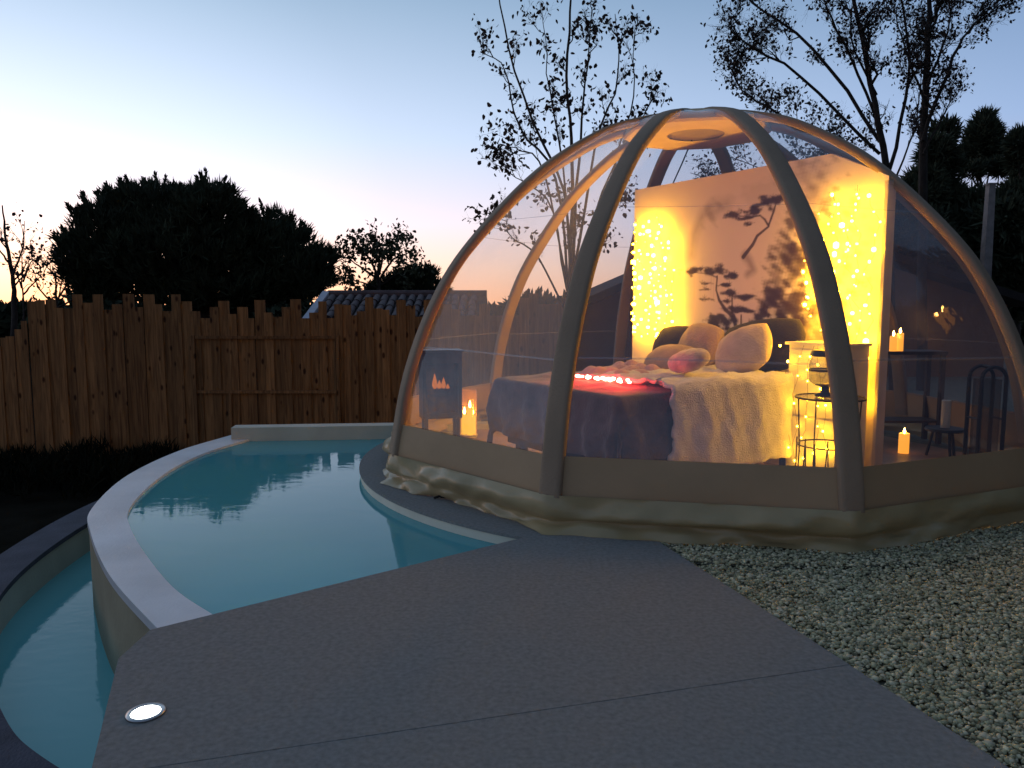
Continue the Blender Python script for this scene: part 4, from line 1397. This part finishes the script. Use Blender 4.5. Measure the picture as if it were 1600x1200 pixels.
bl = put('mauve_blanket', drape(BS0, BS1, 0.5, BN1, 0.845, 0.5, 0.05, 2.0, 80, 80, amp=0.03, crown=0.03), M['blanket'], smooth=True,
         label='mauve grey blanket hanging over the foot and sides of the bed', category='blanket')
# cream plush throw over the near side
def throw():
    s_in, s_edge, hang = 1.55, BS1 + 0.085, 0.72
    n0, n1 = 0.42, 1.80
    def fn(u, v):
        L = (s_edge - s_in) + hang
        d = L * u
        nn = n0 + (n1 - n0) * v + 0.03 * hnoise(d * 4, v * 9, 5) * (1 if v in (0, 1) else 0.3)
        z = 0.925 + 0.022 * hnoise(d * 5, nn * 4, 4)
        if d < s_edge - s_in:
            return rp(s_in + d, nn, z)
        dd = d - (s_edge - s_in)
        out = 0.05 * min(1, dd / 0.08) + 0.014 * hnoise(nn * 3, dd * 2, 6) * min(1, dd / 0.2) + 0.007 * math.sin(nn * 22 + 3 * dd) * min(1, dd / 0.2)
        return rp(s_edge + out + 0.03, nn + 0.03 * (v - 0.5) * dd, z - max(0, dd - 0.03))
    v, f = grid(fn, 70, 80)
    v = [np.array(p) + rng.normal(0, 0.0012, 3) for p in v]
    return v, f
t_ = put('plush_throw', throw(), M['throw'], smooth=True, label='cream fluffy throw draped over the long side of the bed', category='throw')
sm = t_.modifiers.new('thickness', 'SOLIDIFY')
sm.thickness = 0.03
sm.offset = 1

# cushions
def cushion(name, label, mat_, s, n, z, w, h, d, tilt, yaw=0.0, roll=0.0, group=None, soft=2.4):
    N = 22
    v, f = [], []
    for side in (-1, 1):
        for j in range(N + 1):
            for i in range(N + 1):
                x, y = math.sin(math.pi / 2 * (2 * i / N - 1)), math.sin(math.pi / 2 * (2 * j / N - 1))
                # squircle outline with slightly pinched edges
                if soft <= 2.0:
                    X, Y = x * math.sqrt(1 - y * y / 2), y * math.sqrt(1 - x * x / 2)
                else:
                    X, Y = x * (1 - 0.16 * y * y), y * (1 - 0.16 * x * x)
                t = max(0.0, (1 - x * x) * (1 - y * y)) ** 0.42
                cr = 0.07 * hnoise(x * 4 + s * 3, y * 4 + n * 5, s) * t + 0.05 * math.sin(14 * math.atan2(y, x) + s * 5) * t * (x * x + y * y) * 0.5
                sag = -0.05 * (1 - y) * t
                v.append((X * w / 2, side * (t + cr) * d / 2, Y * h / 2 + sag * 0.3 * h))
    M1 = (N + 1) ** 2
    for sd in (0, 1):
        for j in range(N):
            for i in range(N):
                q = (sd * M1 + j * (N + 1) + i, sd * M1 + j * (N + 1) + i + 1, sd * M1 + (j + 1) * (N + 1) + i + 1, sd * M1 + (j + 1) * (N + 1) + i)
                f.append(q if sd == 0 else q[::-1])
    Rm = np.array(Matrix.Rotation(yaw, 3, 'Z') @ Matrix.Rotation(tilt, 3, 'X') @ Matrix.Rotation(roll, 3, 'Y'))
    V = [Rm @ np.array(p) for p in v]
    zmin = min(p[2] for p in V)
    V = [rp(s + p[0], n + p[1], z + p[2] - zmin) for p in V]
    return put(name, (V, f), mat_, smooth=True, label=label, category='cushion', group=group)
TOPZ = 0.885
cushion('dark_cushion', 'dark olive cushion at the screen end of the bed, beside the fairy lights', M['cush_dark'], 0.95, 0.24, TOPZ - 0.05, 0.66, 0.46, 0.22, R_(18))
cushion('beige_cushion', 'plump beige cushion leaning between the dark and the black cushion', M['cush_beige'], 1.36, 0.36, TOPZ - 0.03, 0.56, 0.48, 0.22, R_(22), 0.1, R_(5))
cushion('black_cushion', 'large black cushion leaning on the screen behind the pale linen cushion', M['cush_black'], 1.98, 0.25, TOPZ - 0.02, 0.9, 0.50, 0.22, R_(18), 0, R_(-8))
cushion('linen_cushion', 'pale linen cushion leaning on the large black cushion', M['cush_light'], 2.06, 0.56, TOPZ - 0.02, 0.54, 0.46, 0.22, R_(30), 0, R_(-24))
cushion('mauve_cushion', 'small round mauve velvet cushion lying on the cream throw', M['cush_mauve'], 2.1, 1.25, TOPZ + 0.06, 0.40, 0.32, 0.15, R_(66), 0.2, 0, soft=2.0)
cushion('brown_cushion', 'low brown cushion lying in front of the beige one', M['cush_beige'], 1.34, 0.72, TOPZ - 0.03, 0.62, 0.34, 0.18, R_(50), 0.1)

# rumpled pink plush heap with a string of red lights in front
def heap():
    def fn(u, v):
        s, n = 1.0 + 0.85 * u, 0.95 + 0.75 * v
        e = max(0.0, math.sin(math.pi * u)) ** 0.5 * max(0.0, math.sin(math.pi * v)) ** 0.5
        b = 0.05 + 0.05 * abs(math.sin(9 * s + 3 * math.sin(5 * n))) * abs(math.sin(8 * n + 1.3)) + 0.035 * abs(math.sin(21 * s + n)) * abs(math.sin(17 * n))
        return rp(s + 0.015 * math.sin(20 * n), n, TOPZ - 0.03 + e * b * 1.25)
    return grid(fn, 60, 50)
put('plush_heap', heap(), M['pink'], smooth=True, label='rumpled pale pink fluffy blanket heaped on the bed behind the red lights', category='blanket')
red = thing('red_light_string', 'short string of glowing red lights on the foot of the bed', 'string lights', tuple(rp(1.7, 1.9, TOPZ)))
red_me = mesh_of(*ball(0.017), True, 'bulb')
red_me.materials.append(M['red_led'])
rpts = []
for i in range(19):
    u = i / 18
    p = rp(1.58 + 0.56 * u + 0.012 * math.sin(i * 2.3), 1.98 - 0.06 * u + 0.015 * math.sin(i * 1.7), TOPZ + 0.03 + 0.012 * math.sin(i * 3.1))
    rpts.append(p)
    o = put_mesh('bulb', red_me, red, tuple(p))
    o.scale = (rng.uniform(0.8, 1.5), rng.uniform(0.8, 1.3), rng.uniform(0.7, 1.1))
put('wire', tube(rpts, 0.003, 4), M['black'], red)

# --- white cabinet, paper globe, wire table, smoked lantern
cab = thing('white_cabinet', 'white painted cabinet glowing in fairy light at the head of the bed', 'cabinet', tuple(rp(2.68, 0.24, FZ)))
put('carcass', rbox(2.44, 2.93, 0.09, 0.44, FZ, 1.165), M['white_paint'], cab)
put('top', rbox(2.41, 2.95, 0.085, 0.46, 1.167, 1.19), M['white_paint'], cab)
for z0, z1 in ((0.08, 0.58), (0.6, 1.13)):
    d = put('door', rbox(2.46, 2.91, 0.4402, 0.455, z0, z1), M['white_paint'], cab)
    put('knob', lathe([(0.0, 0.02), (0.014, 0.015), (0.014, 0.005), (0.006, 0.0)], 10, tuple(rp(2.86, 0.46, (z0 + z1) / 2))), M['steel'], d)
TC = np.array([2.37, 5.68])
tab = thing('wire_table', 'round dark wire side table beside the cream throw', 'side table', (TC[0], TC[1], FZ))
TT = 0.80
put('table_top', lathe([(0.25, TT), (0.25, TT + 0.014), (0.24, TT + 0.014), (0.24, TT)], 36, (TC[0], TC[1], 0)), M['wire'], tab)
put('glass_top', lathe([(0.001, TT + 0.002), (0.239, TT + 0.002), (0.239, TT + 0.01), (0.001, TT + 0.01)], 36, (TC[0], TC[1], 0)), M['smoke_glass'], tab)
for zr, rr in ((0.45, 0.22), (0.05, 0.235)):
    put('hoop', tube([(TC[0] + rr * math.cos(2 * math.pi * k / 36), TC[1] + rr * math.sin(2 * math.pi * k / 36), zr) for k in range(37)], 0.006, 6, False), M['wire'], tab)
for k in range(16):
    a = 2 * math.pi * k / 16 + rng.uniform(-0.06, 0.06)
    top = TT if k % 4 == 0 else 0.45 + rng.uniform(-0.02, 0.05)
    put('wire_leg', tube([(TC[0] + 0.235 * math.cos(a), TC[1] + 0.235 * math.sin(a), FZ), (TC[0] + 0.222 * math.cos(a + 0.05), TC[1] + 0.222 * math.sin(a + 0.05), (FZ + top) / 2), (TC[0] + (0.238 if k % 4 == 0 else 0.22) * math.cos(a), TC[1] + (0.238 if k % 4 == 0 else 0.22) * math.sin(a), top)], 0.0055, 5), M['wire'], tab)
lz = TT + 0.016
lan = thing('smoked_lantern', 'squat smoked glass lantern on the wire table', 'lantern', (TC[0] - 0.04, TC[1], lz))
lc = (TC[0] - 0.04, TC[1], lz)
put('base', lathe([(0.07, 0), (0.075, 0.015), (0.03, 0.03), (0.028, 0.07), (0.08, 0.085)], 28, lc), M['wire'], lan, smooth=True)
put('glass_bowl', lathe([(0.08, 0.085), (0.118, 0.12), (0.122, 0.2), (0.112, 0.27), (0.105, 0.3)], 28, lc), M['smoke_glass'], lan, smooth=True)
put('band', lathe([(0.113, 0.19), (0.126, 0.19), (0.126, 0.205), (0.113, 0.205)], 28, lc), M['wire'], lan)
put('lid', lathe([(0.11, 0.3), (0.115, 0.31), (0.105, 0.345), (0.02, 0.35), (0.0, 0.35)], 28, lc), M['wire'], lan)

# --- candles
def candle(name, label, x, y, z, r, h, lit=True, group=None):
    c = thing(name, label, 'candle', (x, y, z), group)
    if lit:
        put('wax', lathe([(r, 0), (r, h * 0.55), (r * 0.98, h), (r * 0.86, h * 0.985), (r * 0.8, h * 0.93), (0.001, h * 0.92)], 20, (x, y, z)), M['wax_lit'], c, smooth=True)
        put('wick', tube([(x, y, z + h * 0.92), (x + 0.002, y, z + h * 0.92 + 0.012)], 0.0015, 5), M['black'], c)
        put('flame', lathe([(0.002, 0.0), (0.010, 0.012), (0.011, 0.022), (0.006, 0.042), (0.001, 0.058)], 12, (x, y, z + h * 0.92 + 0.013)), M['flame'], c, smooth=True)
    else:
        put('wax', lathe([(r, 0), (r, h - 0.004), (r - 0.004, h), (0.001, h)], 20, (x, y, z)), M['wax'], c)
        put('wick', tube([(x, y, z + h), (x + 0.002, y, z + h + 0.015)], 0.002, 5), M['black'], c)
    return c
con = thing('dark_console', 'dark wooden console in the shade behind the screen', 'console', (4.12, 8.25, FZ))
put('top', box((4.12, 8.25, 0.985), (0.95, 0.34, 0.035)), M['bed_wood'], con)
put('shelf', box((4.12, 8.25, 0.25), (0.88, 0.3, 0.025)), M['bed_wood'], con)
for sx in (-1, 1):
    for sy in (-1, 1):
        put('leg', box((4.12 + sx * 0.44, 8.25 + sy * 0.14, (0.967 + FZ) / 2), (0.045, 0.045, 0.967 - FZ)), M['bed_wood'], con)
candle('pillar_candle', 'shorter of two lit candles side by side on the dark console', 4.03, 8.12, 1.003, 0.036, 0.16)
candle('pillar_candle', 'taller of two lit candles side by side on the dark console', 4.12, 8.16, 1.003, 0.036, 0.19)
candle('pillar_candle', 'single lit candle standing on the groundsheet below the console', 3.93, 7.6, FZ, 0.05, 0.2)
st = thing('black_stool', 'low round black stool carrying an unlit white candle', 'stool', (4.22, 7.4, FZ))
put('seat', lathe([(0.17, 0.27), (0.18, 0.285), (0.17, 0.3), (0.001, 0.3)], 28, (4.22, 7.4, 0)), M['black'], st)
for k in range(3):
    a = 2 * math.pi * k / 3 + 0.4
    put('leg', tube([(4.22 + 0.15 * math.cos(a), 7.4 + 0.15 * math.sin(a), FZ), (4.22 + 0.1 * math.cos(a), 7.4 + 0.1 * math.sin(a), 0.272)], 0.014, 8), M['black'], st)
candle('white_candle', 'tall unlit white pillar candle on the low black stool', 4.22, 7.4, 0.302, 0.042, 0.27, lit=False)
arch = thing('arched_lantern', 'tall black arched lantern on the floor at the dome edge', 'lantern', (4.12, 6.62, FZ))
def arch_pts(y, w, h):
    P = [(4.12 - w, y, FZ + 0.03)]
    for k in range(13):
        a = math.pi - math.pi * k / 12
        P.append((4.12 + w * math.cos(a), y, FZ + h - w + w * math.sin(a)))
    P.append((4.12 + w, y, FZ + 0.03))
    return P
for dy in (-0.09, 0.09):
    put('arch_frame', tube(arch_pts(6.62 + dy, 0.105, 0.95), 0.017, 6), M['black'], arch)
put('base', box((4.12, 6.62, FZ + 0.016), (0.25, 0.24, 0.03)), M['black'], arch)
for a in ((-0.105, 0.5), (0.105, 0.5), (0, 0.95)):
    put('crossbar', tube([(4.12 + a[0], 6.53, FZ + a[1]), (4.12 + a[0], 6.71, FZ + a[1])], 0.01, 6), M['black'], arch)
put('glass', box((4.12, 6.62, FZ + 0.44), (0.17, 0.13, 0.8)), M['smoke_glass'], arch)

# --- black stove with a flame window and the amber lantern near the pool side
sx_, sy_ = -0.76, 8.1
ang_s = math.atan2(DC[1] - sy_, DC[0] - sx_) + R_(-62)
SA = np.array([[math.cos(ang_s + R_(90)), math.sin(ang_s + R_(90)), 0], [math.cos(ang_s), math.sin(ang_s), 0], [0, 0, 1]])
stove = thing('electric_stove', 'black freestanding electric stove with an orange flame window near the pool', 'stove', (sx_, sy_, FZ))
def sbox(a0, a1, b0, b1, z0, z1):
    return box(np.array([sx_, sy_, 0]) + SA[0] * (a0 + a1) / 2 + SA[1] * (b0 + b1) / 2 + np.array([0, 0, (z0 + z1) / 2]), (a1 - a0, b1 - b0, z1 - z0), SA)
put('body', join(sbox(-0.21, 0.21, -0.11, -0.09, 0.3, 1.0), sbox(-0.21, -0.17, -0.09, 0.11, 0.3, 1.0), sbox(0.17, 0.21, -0.09, 0.11, 0.3, 1.0), sbox(-0.17, 0.17, -0.09, 0.11, 0.3, 0.36), sbox(-0.17, 0.17, -0.09, 0.11, 0.88, 1.0)), M['black'], stove)
put('glass_door', sbox(-0.168, 0.168, 0.09, 0.1, 0.362, 0.878), M['smoke_glass'], stove)
put('top_plate', sbox(-0.23, 0.23, -0.13, 0.13, 1.002, 1.022), M['black'], stove)
for a in (-0.17, 0.17):
    for b in (-0.08, 0.08):
        put('leg', sbox(a - 0.018, a + 0.018, b - 0.018, b + 0.018, FZ, 0.298), M['black'], stove)
for k, (a, h, w) in enumerate(((-0.06, 0.17, 0.03), (-0.01, 0.1, 0.028), (0.035, 0.13, 0.026), (0.08, 0.06, 0.02))):
    c = np.array([sx_, sy_, 0.60]) + SA[0] * a + SA[1] * 0.0
    put('flame', lathe([(0.3 * w, 0), (w, h * 0.25), (0.8 * w, h * 0.5), (0.35 * w, h * 0.8), (0.03 * w, h)], 10, tuple(c)), M['fire'], stove, smooth=True)
put('log_bed', tube([np.array([sx_, sy_, 0.57]) + SA[0] * -0.13, np.array([sx_, sy_, 0.58]), np.array([sx_, sy_, 0.57]) + SA[0] * 0.13], 0.035, 8), M['bed_wood'], stove)
put('log_rest', sbox(-0.14, 0.14, -0.04, 0.04, 0.362, 0.54), M['black'], stove)

ax_, ay_ = -0.49, 8.55
amb = thing('amber_lantern', 'amber glass cylinder lantern glowing with three candles near the pool side', 'lantern', (ax_, ay_, FZ))
M['amber'] = film_mat('amber_glass', 0.30, (0.9, 0.5, 0.05), 0.1, 0.02)
put('base', lathe([(0.1, 0), (0.1, 0.03), (0.001, 0.03)], 28, (ax_, ay_, FZ)), M['wax'], amb)
put('glass', lathe([(0.095, 0.031), (0.095, 0.53), (0.09, 0.53), (0.09, 0.035)], 28, (ax_, ay_, FZ)), M['amber'], amb, smooth=True)
for dx, dy, h in ((0.02, -0.045, 0.33), (-0.045, 0.01, 0.25), (0.045, 0.03, 0.24)):
    w_ = put('candle', lathe([(0.036, 0.032), (0.036, h), (0.001, h)], 16, (ax_ + dx, ay_ + dy, FZ)), M['wax_core'], amb)
    put('flame', lathe([(0.003, 0.0), (0.014, 0.015), (0.015, 0.03), (0.008, 0.06), (0.001, 0.085)], 12, (ax_ + dx, ay_ + dy, FZ + h + 0.005)), M['flame'], w_, smooth=True)

# ================================================================== SMALL THINGS ON THE DECK
lx, ly = -1.345, 2.68
dl = thing('deck_light', 'round lit spotlight set flush in the grey deck carpet', 'deck light', (lx, ly, 0.004))
put('bezel', lathe([(0.052, 0.0), (0.068, 0.002), (0.067, 0.007), (0.054, 0.009), (0.051, 0.006)], 40, (lx, ly, 0.0045)), M['steel'], dl, smooth=True)
put('lens', lathe([(0.051, 0.004), (0.04, 0.008), (0.02, 0.010), (0.001, 0.0105)], 40, (lx, ly, 0.0045)), M['spot'], dl, smooth=True)
sp = px2w(697, 777, 5.83)
strap = thing('black_strap', 'crumpled black strap lying on the platform edge by the dome skirt', 'strap', (sp[0], sp[1], 0.0))
put('webbing', tube([(sp[0] + 0.035 * k - 0.09 + 0.02 * math.sin(k * 2.1), 5.80 + 0.03 * math.sin(k * 1.3), 0.012 + 0.012 * abs(math.sin(k * 1.7))) for k in range(7)], 0.010, 6), M['black'], strap)
put('buckle', box((sp[0] + 0.12, 5.80, 0.014), (0.05, 0.035, 0.022)), M['black'], strap)
